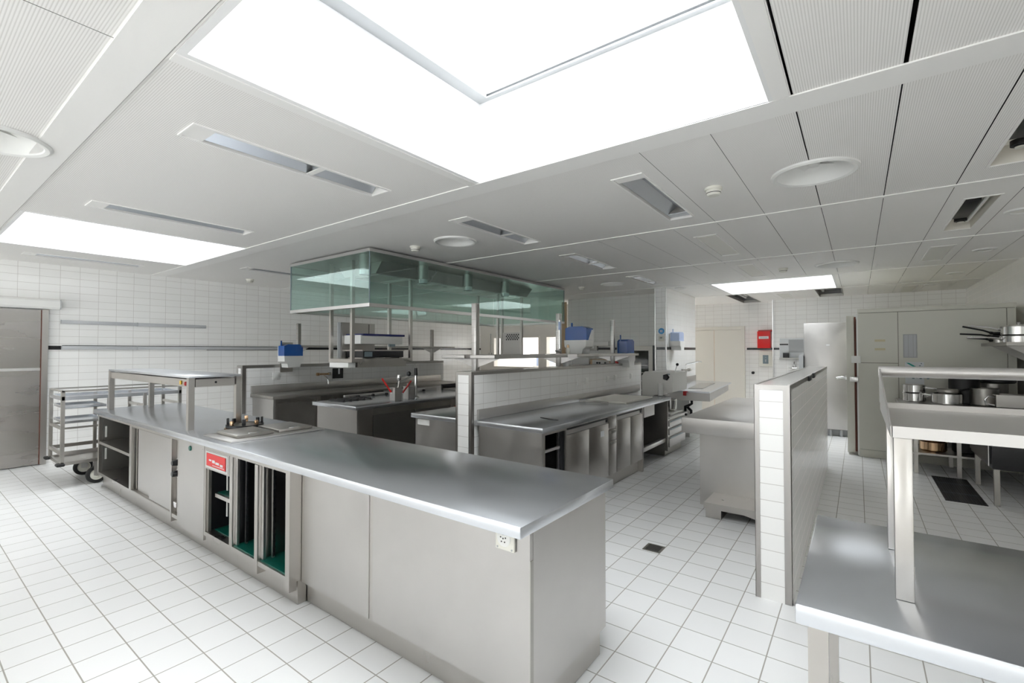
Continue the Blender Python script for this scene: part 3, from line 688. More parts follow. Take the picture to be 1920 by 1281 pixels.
# ================================================================ LEFT WORKTOP LINE
worktop('left steel worktop with upstand against the left tiled low wall', -7.272, -6.60, 3.27, 7.2, m='steel_dark', splash=(-7.272, -7.25, 3.275, 7.2, .97))
t = T('base_cabinet', 'steel cabinet with one framed door at the near end of the left worktop', 'cabinet', (-6.9, 3.62, 0))
P('end_panel', B(-7.26, -6.64, 3.30, 3.325, .13, .804), 'steel_soft', t)
P('body', B(-7.25, -6.665, 3.3255, 3.965, .13, .804), 'steel', t)
P('frame', MB().frame('X', -6.6645, -6.635, 3.3255, 3.965, .13, .804, .03), 'steel', t)
d = P('door', B(-6.6645, -6.645, 3.357, 3.933, .162, .74), 'steel_dark', t)
P('handle_strip', B(-6.6645, -6.64, 3.357, 3.933, .745, .772), 'steel', t)
P('plinth', B(-7.2, -6.70, 3.36, 3.96, .002, .1295), 'steel_dark', t)
t = T('open_base_cabinet', 'open dark steel cabinet next to the framed door under the left worktop', 'cabinet', (-6.9, 4.5, 0))
P('body', MB().box(-7.25, -6.65, 3.967, 3.99, .13, .804).box(-7.25, -6.65, 5.2, 5.22, .13, .804).box(-7.25, -7.23, 3.99, 5.2, .13, .804).box(-7.23, -6.65, 3.99, 5.2, .13, .15), 'inside', t)
P('face_post', B(-6.6495, -6.62, 3.967, 4.01, .13, .804), 'steel', t)
P('plinth', B(-7.2, -6.70, 3.97, 5.2, .002, .1295), 'steel_dark', t)
# small things on the left low wall
t = T('tap', 'old brass and chrome wall tap above the left worktop', 'tap', (-7.274, 4.6, 1.07))
a, b = AX(596, 702, -7.22), AX(618, 701, -7.22); c_ = (a + b) / 2
P('body', MB().cyl((-7.22, a.y + .02, a.z), (-7.22, b.y - .02, a.z), .016).cyl((-7.2745, c_.y, a.z), (-7.205, c_.y, a.z), .014), 'gold', t)
for y in (a.y, b.y): P('handle', MB().cyl((-7.22, y - .02, a.z), (-7.22, y + .02, a.z), .026, 10).cyl((-7.25, y, a.z), (-7.18, y, a.z), .01, 8), 'gold' if y == a.y else 'steel_dark', t)
P('spout', MB().tube([(-7.22, c_.y, a.z - .01), (-7.19, c_.y, a.z - .03), (-7.13, c_.y, a.z - .06), (-7.09, c_.y, a.z - .1), (-7.085, c_.y, a.z - .16)], .011), 'chrome', t)
p = AX(518, 705, WL[1]); flush_socket(WL[1], p.y, p.z, 'round-cornered white socket below the left paper towel dispenser', grp=None, s=.055)
t = T('stand_plate', 'plain steel plate on the left low wall behind the white towel dispenser', 'plate', (-7.27, 3.9, 1.16))
a, b = AX(526, 642, -7.26), AX(549, 697, -7.26)
P('plate', B(-7.272, -7.262, a.y, b.y, b.z, a.z), 'steel', t)
def towel_dispenser(name, x, y, z, w, h, label, face, blue='blue', rot=0, body='white'):
    """roll dispenser: see-through blue hood on a white tapering base. built facing -y, then turned"""
    t = T(name, label, 'paper towel dispenser', (x, y, z)); o = Vector((x, y, z))
    parts = [('hood', MB().prism([(-w / 2, h * .502), (w / 2, h * .502), (w / 2, h * .93), (w * .3, h), (-w * .3, h), (-w / 2, h * .93)], 'Y', -w * .62, -.01), blue),
             ('back', MB().prism([(-w * .52, h * .2), (w * .52, h * .2), (w * .52, h * .9), (-w * .52, h * .9)], 'Y', -.0095, 0), body),
             ('base', MB().prism([(-w * .52, h * .5), (w * .52, h * .5), (w * .50, h * .26), (w * .36, h * .16), (w * .32, 0), (-w * .32, 0), (-w * .36, h * .16), (-w * .50, h * .26)], 'Y', -w * .68, -.01), body),
             ('lever', MB().box(-w * .46, -w * .40, -.06, -.045, h * .94, h * 1.16), blue),
             ('side_cheek', MB().prism([(-.0098, h * .505), (-w * .45, h * .505), (-w * .16, h * .88), (-.0098, h * .88)], 'X', w * .5005, w * .53), body)]
    for n, mb, m in parts:
        bmesh.ops.rotate(mb.bm, verts=mb.bm.verts[:], cent=(0, 0, 0), matrix=Matrix.Rotation(rot, 3, 'Z'))
        bmesh.ops.translate(mb.bm, verts=mb.bm.verts[:], vec=o); P(n, mb, m, t)
    return t
p = AX(546, 689, -7.15)
towel_dispenser('towel_dispenser', -7.2605, AX(546, 660, -7.15).y, p.z, .30, .36, 'blue and white towel dispenser in front of the left low wall', '+x', rot=PI / 2)

# ================================================================ COOKING ISLAND UNDER THE HOOD
IX0, IX1, IY0 = -5.57, -4.66, 3.26
worktop('steel worktop of the cooking island under the glass hood', IX0, IX1, IY0, 7.1)
t = T('island_cabinet', 'steel island cabinet with two dark doors under the glass hood', 'cabinet', (-5.1, 4.1, 0))
P('end_panel', B(IX0 + .05, IX1 - .03, IY0 + .04, IY0 + .062, .002, .804), 'steel_soft', t)
P('body', B(IX0 + .05, IX1 - .055, IY0 + .0625, 4.88, .12, .804), 'steel_dark', t)
P('corner_post', B(IX1 - .0545, IX1 - .03, IY0 + .0625, 3.52, .12, .804), 'steel', t)
for a, b in ((3.53, 4.19), (4.20, 4.86)):
    d = P('door', B(IX1 - .0545, IX1 - .036, a, b, .13, .72), 'inside', t)
P('fascia', B(IX1 - .0545, IX1 - .04, 3.5205, 4.88, .735, .803), 'steel_dark', t)
P('plinth', B(IX0 + .1, IX1 - .1, IY0 + .07, 4.88, .002, .1195), 'steel_dark', t)
t = T('island_stand', 'open steel stand under the far half of the cooking island', 'stand', (-5.1, 6, 0))
P('leg', B(IX1 - .12, IX1 - .08, 6.9, 6.94, .002, .804), 'steel_dark', t); P('leg', B(IX0 + .08, IX0 + .12, 6.9, 6.94, .002, .804), 'steel_dark', t)
P('back_panel', B(IX0 + .2, IX0 + .22, 4.9, 6.95, .1, .804), 'steel_dark', t)
P('bracket', MB().prism([(4.885, .803), (5.10, .803), (4.885, .62)], 'X', IX1 - .06, IX1 - .055), 'steel', t)
p = AX(852, 759, -4.8)
tag(P('red_valve', MB().lathe([(0, -.03), (.05, -.03), (.055, 0), (.05, .03), (0, .03)], (-4.80, p.y, p.z), 20, 'X').cyl((-4.83, p.y, p.z), (-5.345, p.y, p.z), .012), 'red'), 'red valve knob under the far part of the cooking island', 'valve')
t = T('burner_grate', 'black burner grate let into the near left of the cooking island', 'burner', (-5.35, 3.75, WZ))
P('plate', B(-5.53, -5.2, 3.45, 3.9, WZ + .0005, WZ + .006), 'black', t)
g = MB()
for k in range(5): g.box(-5.52, -5.21, 3.47 + k * .1, 3.485 + k * .1, WZ + .0065, WZ + .022)
P('bars', g, 'pan_black', t)
def holder(px, py, label, wx=.10, h=.17, tools=True):
    p = AZ(px, py, WZ + .001); x, y = p.x, p.y
    t = T('utensil_holder', label, 'utensil holder', (x, y, WZ)); q = .055
    P('can', MB().box(x - q, x + q, y - q, y - q + .003, WZ + .001, WZ + h).box(x - q, x + q, y + q - .003, y + q, WZ + .001, WZ + h).box(x - q, x - q + .003, y - q, y + q, WZ + .001, WZ + h)
      .box(x + q - .003, x + q, y - q, y + q, WZ + .001, WZ + h).box(x - q, x + q, y - q, y + q, WZ + .001, WZ + .005), 'steel_soft', t)
    return Vector((x, y, WZ))
h1_ = holder(742, 751, 'left perforated steel can holding red handled utensils on the cooking island')
h2_ = holder(767, 748, 'right steel can without red handle on the cooking island')
def utensil(base, dx, dy, L, lean, m, label, head=None):
    a = base + Vector((dx, dy, .012)); d = Vector(lean).normalized(); b = a + d * L
    t = T('utensil', label, 'utensil', a)
    P('handle', MB().tube([a + d * L * .35, a + d * L * .7, b], .011), m, t)
    P('shaft', MB().tube([a, a + d * L * .345], .004), 'chrome', t)
    if head: P('head', MB().lathe([(0, .0), (.022, .01), (.03, .045), (.024, .08), (0, .09)], b, 14), head, t)
utensil(h1_, .02, -.01, .33, (-.40, -.5, 1), 'red', 'red handled utensil leaning left in the left steel can')
utensil(h1_, .0, .02, .24, (.05, .1, 1), 'steel', 'steel whisk standing upright in the left steel can', head='polished')
utensil(h1_, .02, .02, .30, (.22, .75, 1), 'redtrim', 'red handled utensil leaning right in the left steel can')
utensil(h2_, -.02, .0, .2, (-.1, .05, 1), 'ivory', 'pale handled utensil in the right steel can')
p = AZ(779.5, 746, WZ); x, y = p.x, p.y
t = T('island_faucet', 'tall steel water column with black control and hose on the cooking island', 'faucet', (x, y, WZ))
P('flange', MB().lathe([(0, .0005), (.05, .0005), (.05, .012), (.03, .03), (.018, .035), (0, .035)], (x, y, WZ), 24), 'chrome', t)
zt = AY(779, 704, y).z
P('column', MB().cyl((x, y, WZ + .03), (x, y, zt), .02), 'polished', t)
P('handle', MB().cyl((x, y, zt), (x, y, zt + .1), .026, 14, .02), 'black', t)
P('arm', MB().tube([(x, y, zt - .0), (x - .02, y - .10, zt - .02), (x - .03, y - .2, zt - .07), (x - .03, y - .3, zt - .09)], .012), 'polished', t)
P('hose', MB().tube([(x, y, zt + .1), (x - .01, y - .02, zt + .17), (x - .05, y - .12, zt + .215), (x - .10, y - .3, zt + .23)], .01), 'steel_dark', t)
P('knob', MB().lathe([(0, 0), (.03, 0), (.034, .02), (.02, .045), (0, .045)], (x + .0, y - .14, zt + .03), 5, 'X'), 'black', t)
t = T('griddle', 'steel griddle plate with black back edge at the far end of the cooking island', 'griddle', (-5.1, 6.2, WZ))
P('plate', B(IX0 + .08, IX1 - .06, 5.5, 6.95, WZ + .0005, WZ + .03, .004), 'steel_dark', t)
P('splash_edge', B(IX0 + .04, IX0 + .075, 5.5, 6.95, WZ + .0005, WZ + .09), 'pan_black', t)
kn = MB()
for k in range(6):
    yy = 3.9 + k * .24; tt = AX(0, 0, IX0)
    kn.cyl((IX0 + .04, yy, WZ + .02), (IX0 + .075, yy, WZ + .02), .016, 12)
kt = T('control_rail', 'rail with black knobs along the left edge of the cooking island', 'control rail', (IX0 + .02, 4.5, WZ))
P('rail', B(IX0 + .005, IX0 + .038, 3.7, 5.4, WZ + .0005, WZ + .045, .003), 'steel_soft', kt); P('knobs', kn, 'black', kt)

# ---------------------------------------------------------------- island along the centre low wall
worktop('steel worktop with a pale end panel along the back of the centre low wall', -3.745, -3.08, 3.285, 7.1, m='steel_top')
t = T('island_cabinet', 'pale steel end cabinet left of the centre low wall', 'cabinet', (-3.4, 4.4, 0))
P('end_panel', B(-3.705, -3.09, 3.315, 3.338, .10, .804), 'steel_soft', t)
P('body', B(-3.69, -3.09, 3.3385, 6.9, .10, .804), 'steel_dark', t)
P('name_plate', B(-3.67, -3.50, 3.311, 3.3145, .735, .79), 'white', t)
P('plinth', B(-3.65, -3.12, 3.36, 6.9, .002, .0995), 'steel_dark', t)

# ================================================================ GLASS EXTRACTOR HOOD
HX0, HX1, HY0, HY1, HZ0, HZ1 = -5.985, -4.31, 3.18, 7.43, 1.985, 2.632
t = T('extractor_hood', 'large extractor hood with green tinted glass sides hanging above the cooking island', 'extractor hood', ((HX0 + HX1) / 2, (HY0 + HY1) / 2, HZ0))
def ring(z0, z1, th=.014): return MB().box(HX0, HX1, HY0, HY0 + th, z0, z1).box(HX0, HX1, HY1 - th, HY1, z0, z1).box(HX0, HX0 + th, HY0 + th, HY1 - th, z0, z1).box(HX1 - th, HX1, HY0 + th, HY1 - th, z0, z1)
P('top_frame', ring(HZ1 - .035, HZ1), 'alu', t); P('bottom_frame', ring(HZ0, HZ0 + .038, .018), 'alu', t)
P('gutter', MB().box(HX0 + .019, HX1 - .019, HY0 + .019, HY0 + .05, HZ0, HZ0 + .006).box(HX0 + .019, HX1 - .019, HY1 - .05, HY1 - .019, HZ0, HZ0 + .006)
  .box(HX0 + .019, HX0 + .05, HY0 + .05, HY1 - .05, HZ0, HZ0 + .006).box(HX1 - .05, HX1 - .019, HY0 + .05, HY1 - .05, HZ0, HZ0 + .006), 'steel_dark', t)
g = .003
P('glass_side', B(HX0 + .02, HX1 - .02, HY0 + g, HY0 + .011, HZ0 + .03, HZ1 - .03), 'hoodglass', t)
P('glass_side', B(HX0 + .02, HX1 - .02, HY1 - .011, HY1 - g, HZ0 + .03, HZ1 - .03), 'hoodglass', t)
P('glass_side', B(HX0 + g, HX0 + .011, HY0 + .012, HY1 - .012, HZ0 + .03, HZ1 - .03), 'hoodglass', t)
P('glass_side', B(HX1 - .011, HX1 - g, HY0 + .012, HY1 - .012, HZ0 + .03, HZ1 - .03), 'hoodglass', t)
P('corner_seam', MB().box(HX1 - .012, HX1 - .002, HY0 + .002, HY0 + .012, HZ0 + .03, HZ1 - .03).box(HX0 + .002, HX0 + .012, HY0 + .002, HY0 + .012, HZ0 + .03, HZ1 - .03).box(HX1 - .012, HX1 - .002, HY1 - .012, HY1 - .002, HZ0 + .03, HZ1 - .03), 'greyblue', t)
P('roof_plate', B(HX0 + .03, HX1 - .03, HY0 + .03, HY1 - .03, HZ1 - .03, HZ1 - .004), 'steel', t)
f = P('filter_box', MB().prism([(-5.60, HZ1 - .031), (-4.70, HZ1 - .031), (-4.82, HZ1 - .17), (-5.48, HZ1 - .17)], 'Y', 3.65, 6.95), 'steel', t)
fp = MB()
for k in range(6): fp.frame('Z', HZ1 - .176, HZ1 - .1705, -5.44, -4.86, 3.72 + k * .53, 4.2 + k * .53, .03)
P('filter_frame', fp, 'alu', f)
for px in (684, 793, 877, 947):
    y = AX(px, 500, -4.56).y; x = -4.56
    l_ = P('lamp', MB().lathe([(0, -.032), (.07, -.032), (.07, -.21), (0, -.21)], (x, y, HZ1), 24), 'steel_dark', t)
    P('lamp_glass', MB().lathe([(0, -.2105), (.055, -.2105), (.055, -.255), (.04, -.265), (0, -.265)], (x, y, HZ1), 20), 'pane', l_)
    P('lamp_guard', MB().lathe([(.058, -.2102), (.066, -.2102), (.066, -.262), (.058, -.262)], (x, y, HZ1), 20), 'chrome', l_)

# ---------------------------------------------------------------- hanging shelves under the hood
def hanging(label, xa, xb, ya, yb, z, grp):
    t = T('hanging_shelf', label, 'hanging shelf', ((xa + xb) / 2, (ya + yb) / 2, z), grp); q = .02
    for x in (xa, xb):
        for y in (ya, yb): P('hanger_post', B(x - q, x + q, y - q, y + q, z, HZ1 - .032), 'steel', t)
    P('shelf', MB().box(xa - q, xb + q, ya - q, yb + q, z - .045, z - .0005), 'steel', t)
    return t
SX0, SX1, SY0, SY1, SZ = -5.40, -4.95, 3.41, 4.33, 1.395
t = hanging('steel shelf carrying the grill, hung on four posts from the near end of the hood', SX0, SX1, SY0, SY1, SZ, 'hanging shelves under the hood')
P('under_box', B(SX0 + .05, SX1 - .03, SY0 + .10, SY1 - .05, 1.285, SZ - .0455), 'steel', t)
P('switch_box', B(SX0 - .01, SX1 - .06, SY0 - .015, SY0 + .09, 1.285, SZ - .047, .003), 'white', t)
p = AY(633, 700, SY0)
a, b = AX(624, 691, -7.26), AX(643, 709, -7.26)
tt = T('black_panel', 'black panel with a hanging white lever on the left low wall', 'control panel', (-7.27, (a.y + b.y) / 2, b.z))
P('plate', B(-7.272, -7.255, a.y, b.y, b.z, a.z), 'black', tt); P('lever', B(-7.2545, -7.245, (a.y + b.y) / 2, (a.y + b.y) / 2 + .03, a.z - .10, a.z - .005, .004), 'paper', tt)
g0, g1 = AX(681, 665, -4.97).y, AX(757, 665, -4.97).y
t = T('salamander_grill', 'countertop grill with navy rimmed lifting head standing on the near hanging shelf', 'grill', (-5.15, (g0 + g1) / 2, SZ))
P('base', B(-5.33, -4.975, g0, g1, SZ + .012, SZ + .095, .004), 'black', t)
P('front_label', B(-4.9748, -4.973, g0 + .02, g0 + .14, SZ + .025, SZ + .085), 'greyblue', t)
P('base_plate', B(-5.335, -4.97, g0 - .01, g1 + .01, SZ + .0955, SZ + .11), 'steel', t)
for y in (g0 + .03, g1 - .03): P('foot', B(-5.30, -5.0, y - .02, y + .02, SZ, SZ + .0115), 'steel', t)
zt0, zt1 = AX(700, 645, -4.97).z, AX(700, 627, -4.97).z
P('head', MB().box(-5.33, -4.985, g0 - .01, g1 - .01, zt0, zt1 - .02, .006), 'enamel', t)
P('head_end', MB().box(-5.335, -4.99, g0 - .025, g0 - .0105, zt0, zt1 - .012), 'white', t)
P('head_rim', MB().frame('Z', zt1 - .0195, zt1 + .006, -5.335, -4.975, g0 + .0, g1 + .02, .03), 'navy', t)
P('column', B(-5.365, -5.336, g0 - .06, g1 - .2, SZ + .0, 1.86), 'steel', t)
P('column_side', B(-5.375, -5.3655, g0 - .1, g0 - .0605, SZ, 1.86), 'paper', t)
P('seam', B(-5.3355, -5.3345, g1 - .30, g1 - .29, zt1 + .01, 1.85), 'black', t)
P('head_handle', B(-4.985, -4.955, g0 + .40, g0 + .49, zt0 - .035, zt0 - .001), 'greyblue', t)
t = hanging('steel shelf hung on four posts from the far end of the glass hood', SX0, SX1, 6.27, 6.97, SZ + .02, 'hanging shelves under the hood')
P('punched_plate', B(SX0 + .021, SX1 - .021, 6.965, 6.972, SZ + .03, 1.83), 'steel_soft', t)
hm = MB()
for r in range(4):
    for k in range(6): hm.lathe([(0, -.0085), (.014, -.0085), (.014, -.0055), (0, -.0055)], (SX0 + .11 + k * .05 + (r % 2) * .025, 6.97, 1.70 + r * .03), 10, 'Y')
P('holes', hm, 'black', t)
P('pipe', MB().cyl((SX0 + .02, 6.60, SZ + .03), (SX0 + .02, 6.60, 1.80), .011).cyl((SX0 + .02, 6.60, SZ + .03), (SX0 + .02, 6.60, SZ + .06), .03), 'steel_dark', t)
# ================================================================ CENTRE WORKTOP LINE
worktop('centre steel worktop with upstand along the centre low tiled wall', -2.868, -2.11, 3.275, 6.58, splash=(-2.868, -2.846, 3.32, 7.33, .945))
fx = -2.15
def side_box(t, y0, y1, m='steel', pl=True):
    P('body', B(-2.85, fx - .022, y0, y1, .15, .804), m, t)
    if pl: P('plinth', B(-2.80, -2.215, y0, y1, .002, .1495), 'steel', t)
t = T('tray_rack_cabinet', 'steel end cabinet with open tray slides at the near end of the centre worktop', 'cabinet', (-2.5, 3.5, 0))
P('end_panel', B(-2.83, -2.14, 3.305, 3.327, .12, .804), 'steel_soft', t)
P('body', MB().box(-2.85, -2.83, 3.328, 3.72, .15, .804).box(-2.83, fx, 3.69, 3.72, .15, .804).box(-2.83, fx, 3.328, 3.69, .15, .165).box(-2.83, fx, 3.328, 3.69, .775, .804), 'black', t)
P('front_frame', MB().frame('X', fx, fx + .012, 3.328, 3.72, .15, .804, .028), 'steel', t)
P('slotted_rail', B(fx - .06, fx - .045, 3.66, 3.685, .17, .77), 'alu', t)
for z in (.62, .40): P('slide', B(fx - .55, fx - .005, 3.345, 3.362, z, z + .025, .003).box(fx - .03, fx - .005, 3.345, 3.63, z, z + .025, .003), 'alu', t)
P('plinth', B(-2.80, -2.215, 3.34, 3.72, .002, .1495), 'steel', t)
def doors(t, y0, y1, n=2):
    side_box(t, y0, y1); w = (y1 - y0 - .012) / n
    for k in range(n): P('door', B(fx - .0215, fx, y0 + .006 + k * w + .001, y0 + .006 + (k + 1) * w - .001, .16, .72, .002), 'steel', t)
    P('grip_rail', B(fx - .0215, fx - .006, y0 + .006, y1 - .006, .724, .765), 'steel_soft', t)
    P('top_rail', B(fx - .0215, fx, y0 + .001, y1 - .001, .785, .804), 'steel', t)
    P('grip_slot', B(fx - .0215, fx - .012, y0 + .006, y1 - .006, .766, .784), 'black', t)
    P('grip_stop', B(fx - .005, fx + .001, y1 - .07, y1 - .03, .735, .765), 'black', t)
t = T('base_cabinet', 'steel cabinet with two wide doors near the near end of the centre worktop', 'cabinet', (-2.5, 4.2, 0)); doors(t, 3.722, 4.64)
P('sticker', B(fx + .0005, fx + .002, 4.44, 4.52, .60, .66), 'paper', t)
t = T('drawer_cabinet', 'very narrow steel drawer cabinet between the two door cabinets of the centre worktop', 'cabinet', (-2.5, 4.75, 0)); side_box(t, 4.642, 4.846)
for z0, z1 in ((.16, .52), (.525, .64), (.665, .79)):
    d = P('drawer', B(fx - .0215, fx, 4.652, 4.836, z0, z1, .002), 'steel', t)
    P('handle', B(fx + .0005, fx + .012, 4.68, 4.81, z1 - .035, z1 - .008, .003), 'steel_dark', d)
t = T('base_cabinet', 'steel cabinet with two narrow doors in the middle of the centre worktop', 'cabinet', (-2.5, 5.2, 0)); doors(t, 4.848, 5.61)
t = T('knee_space_bay', 'open dark bay with a foot bar under the far end of the centre worktop', 'open bay', (-2.5, 6.1, 0))
P('side_panel', B(-2.85, fx + .0, 5.612, 5.635, .002, .804), 'steel', t); P('side_panel', B(-2.85, fx + .01, 6.52, 6.545, .10, .804), 'steel_dark', t)
P('back_panel', B(-2.85, -2.83, 5.636, 6.519, .1, .804), 'inside', t)
P('foot_bar', B(-2.22, -2.17, 5.636, 6.519, .22, .275, .004), 'alu', t)
P('flap', B(fx - .01, fx + .004, 5.65, 6.02, .66, .80), 'steel_soft', t)
t = T('low_stand', 'low steel drawer stand carrying the mixer at the far end of the centre worktop', 'stand', (-2.5, 7.0, 0))
P('body', B(-2.85, -2.17, 6.60, 7.42, .12, .535), 'steel', t); P('top', B(-2.86, -2.13, 6.59, 7.43, .5355, .555, .003), 'steel_soft', t)
for z0, z1 in ((.13, .27), (.30, .39), (.42, .50)):
    d = P('drawer', B(-2.1695, -2.15, 6.64, 7.38, z0, z1, .002), 'steel_soft', t)
    P('grip', B(-2.1495, -2.143, 6.66, 7.36, z1 - .022, z1 - .004), 'greyblue', d)
P('plinth', B(-2.80, -2.22, 6.64, 7.38, .002, .1195), 'steel_dark', t)
# mixer
t = T('planetary_mixer', 'grey enamelled planetary mixer with black knob and steel bowl on the low stand', 'mixer', (-2.36, 6.9, .555))
zm0, zm1 = .82, 1.19
P('head', MB().prism([(-2.52, zm0 + .0), (-2.10, zm0 + .09), (-2.10, zm1 - .01), (-2.13, zm1), (-2.50, zm1), (-2.545, zm1 - .06), (-2.545, zm0)], 'Y', 6.62, 7.30), 'enamel', t)
P('column', B(-2.545, -2.36, 6.80, 7.30, .556, .8195, .01), 'enamel', t); P('foot', B(-2.56, -2.17, 6.75, 7.34, .5555, .59, .01), 'enamel', t)
k = P('knob', MB().lathe([(0, 0), (.045, 0), (.05, -.02), (.03, -.035), (0, -.035)], (-2.185, 6.619, 1.12), 5, 'Y'), 'black', t)
P('badge', B(-2.17, -2.135, 6.612, 6.6195, 1.155, 1.17), 'greyblue', t)
P('tool_hub', MB().lathe([(0, .0), (.032, 0), (.034, .02), (.034, .17), (0, .17)], (-2.26, 6.585, .86), 24), 'white', t)
P('lever', MB().cyl((-2.13, 6.8, zm1 - .02), (-2.10, 6.82, zm1 + .09), .007, 10), 'chrome', t)
P('lever_ball', MB().lathe([(0, -.022), (.016, -.016), (.022, 0), (.016, .016), (0, .022)], (-2.095, 6.825, zm1 + .105), 16), 'black', t)
P('bowl', MB().lathe([(0, .0), (.06, .0), (.085, .03), (.095, .17), (.1, .175), (.1, .185), (.09, .18), (.08, .035), (0, .008)], (-2.27, 7.05, .592), 28), 'polished', t)
P('beater', MB().cyl((-2.24, 6.66, .74), (-2.24, 6.66, .86), .016).cyl((-2.33, 6.655, .838), (-2.14, 6.655, .838), .012), 'chrome', t)
# flat things on the worktop
p = AZ(1030, 785, WZ)
tag(P('knife', MB().prism([(AZ(1013, 783.5, WZ).x, AZ(1013, 783.5, WZ).y), (AZ(1045, 787, WZ).x, AZ(1045, 787, WZ).y), (AZ(1047, 788.5, WZ).x, AZ(1047, 788.5, WZ).y), (AZ(1033, 787.5, WZ).x, AZ(1033, 787.5, WZ).y)], 'Z', WZ + .0005, WZ + .006), 'black'), 'thin black blade lying on the near part of the centre worktop', 'knife')
a, b, c, d = AZ(1136, 745, WZ), AZ(1194, 750, WZ), AZ(1245, 741, WZ), AZ(1185, 738, WZ)
t = T('cutting_board', 'pale cutting board lying on the far part of the centre worktop', 'cutting board', (-2.5, 6.0, WZ))
P('board', B(-2.80, -2.25, 5.35, 6.25, WZ + .0005, WZ + .022, .006), 'ivory', t)
P('board_edge', B(-2.80, -2.25, 5.352, 6.248, WZ + .0222, WZ + .0235), 'cream', t)
tag(P('tongs', MB().tube([(-2.78, 5.15, WZ + .02), (-2.6, 5.22, WZ + .03), (-2.44, 5.26, WZ + .015)], .009).tube([(-2.78, 5.15, WZ + .02), (-2.6, 5.20, WZ + .015), (-2.44, 5.22, WZ + .012)], .008), 'steel_dark'), 'steel tongs lying in front of the pale cutting board', 'tongs')

# ================================================================ ON THE CENTRE LOW WALL
towel_dispenser('towel_dispenser', -2.98, 5.62, 1.4535, .315, .36, 'large deep blue and white towel dispenser on the far shelf of the centre low wall', '-y')
z0 = AX(1165, 689, -2.85).z
p3 = towel_dispenser('towel_dispenser', -2.945, 6.78, z0, .27, .42, 'blue and white towel dispenser, side on, at the far post of the centre low wall', '+x', rot=PI / 2)
p = AX(1159, 690, -2.97)
t = T('red_bottle', 'red bottle standing on the far end of the centre low wall', 'bottle', (-2.97, p.y, WC[4]))
P('bottle', MB().lathe([(0, .0035), (.045, .0035), (.045, .12), (.03, .15), (.02, .16), (0, .16)], (-2.97, p.y, WC[4]), 20), 'red', t)
P('cap', MB().lathe([(0, .1605), (.018, .1605), (.018, .185), (0, .185)], (-2.97, p.y, WC[4]), 14), 'white', t)
t = T('cup', 'small white cup on top of the centre low wall behind the middle post', 'cup', (-2.95, 5.12, WC[4]))
P('bowl', MB().lathe([(0, .0035), (.04, .0035), (.055, .05), (.055, .085), (.05, .085), (.048, .05), (0, .01)], (-2.95, 5.12, WC[4]), 20), 'white', t)
P('handle', MB().tube([(-2.895, 5.12, WC[4] + .07), (-2.865, 5.12, WC[4] + .06), (-2.87, 5.12, WC[4] + .03), (-2.90, 5.12, WC[4] + .03)], .006), 'white', t)
sp = AY(1060, 668, 5.05)
t = T('sauce_bottle', 'pale squeeze bottle with gold cap on the far right shelf of the centre low wall', 'bottle', (-2.90, 5.08, 1.4525))
P('bottle', MB().lathe([(0, .0005), (.028, .0005), (.03, .05), (.02, .08), (0, .08)], (-2.90, 5.08, 1.4525), 18), 'ivory', t)
P('cap', MB().lathe([(0, .0805), (.018, .0805), (.014, .115), (0, .12)], (-2.90, 5.08, 1.4525), 14), 'gold', t)
t = T('hanging_ladle', 'long steel ladle hanging on the middle post of the centre low wall', 'ladle', (-2.99, 4.945, 1.50))
P('handle', MB().tube([(-2.94, 4.945, 1.87), (-2.94, 4.943, 1.7), (-2.94, 4.945, 1.52)], .011), 'chrome', t)
P('bowl', MB().lathe([(0, -.035), (.03, -.02), (.042, .0), (.038, 0), (.026, -.016), (0, -.03)], (-2.94, 4.91, 1.50), 18), 'chrome', t)
P('grip', MB().cyl((-2.94, 4.945, 1.75), (-2.94, 4.945, 1.85), .016, 12), 'paleblue', t)

# ================================================================ BACK CORNER: OVEN AND RACK
ox0, ox1 = AY(1162, 660, 8.8).x, AY(1228, 660, 8.8).x
t = T('combi_oven', 'tall combination oven with dark glass door in front of the grey tiled wall', 'oven', ((ox0 + ox1) / 2, 9.05, 0))
oz = AY(1200, 649, 8.8).z
P('body', B(ox0, ox1 - .03, 8.80, 9.28, .30, oz, .006), 'cream', t)
P('door_frame', MB().frame('Y', 8.77, 8.799, ox0 + .02, ox1 - .035, .42, oz - .01, .08), 'cream', t)
P('door_glass', B(ox0 + .10, ox1 - .115, 8.785, 8.797, .50, oz - .09), 'darkglass', t)
P('side_strip', B(ox1 - .0345, ox1 - .002, 8.77, 9.28, .30, oz + .01), 'black', t)
P('tray_stack', MB().box(ox0 + .14, ox1 - .14, 8.776, 8.7845, .55, .56).box(ox0 + .2, ox1 - .14, 8.776, 8.7845, .72, .735).box(ox0 + .14, ox1 - .2, 8.776, 8.7845, .90, .915).box(ox0 + .14, ox1 - .16, 8.776, 8.7845, 1.06, 1.072).box(ox0 + .18, ox1 - .14, 8.776, 8.7845, 1.2, 1.212), 'steel_dark', t)
for x in (ox0 + .05, ox1 - .08):
    for y in (8.85, 9.23): P('leg', B(x - .02, x + .02, y - .02, y + .02, .002, .2995), 'steel', t)
rx0, rx1 = AY(1064, 670, 8.9).x, AY(1146, 670, 8.9).x; rz = AY(1120, 684, 8.9).z
t = T('steel_rack', 'high steel rack against the grey tiled wall, mostly hidden by the centre low wall', 'rack', ((rx0 + rx1) / 2, 9.0, 0))
P('top', B(rx0, rx1, 8.75, 9.27, rz - .03, rz), 'steel', t)
for x in (rx0 + .03, rx1 - .03):
    for y in (8.78, 9.24): P('leg', B(x - .02, x + .02, y - .02, y + .02, .002, rz - .0305), 'steel', t)
bx0, bx1 = AY(1106, 678, 8.85).x, AY(1143, 678, 8.85).x
t = T('heating_unit', 'low brownish appliance with three dark knobs on the steel rack', 'appliance', ((bx0 + bx1) / 2, 9.0, rz))
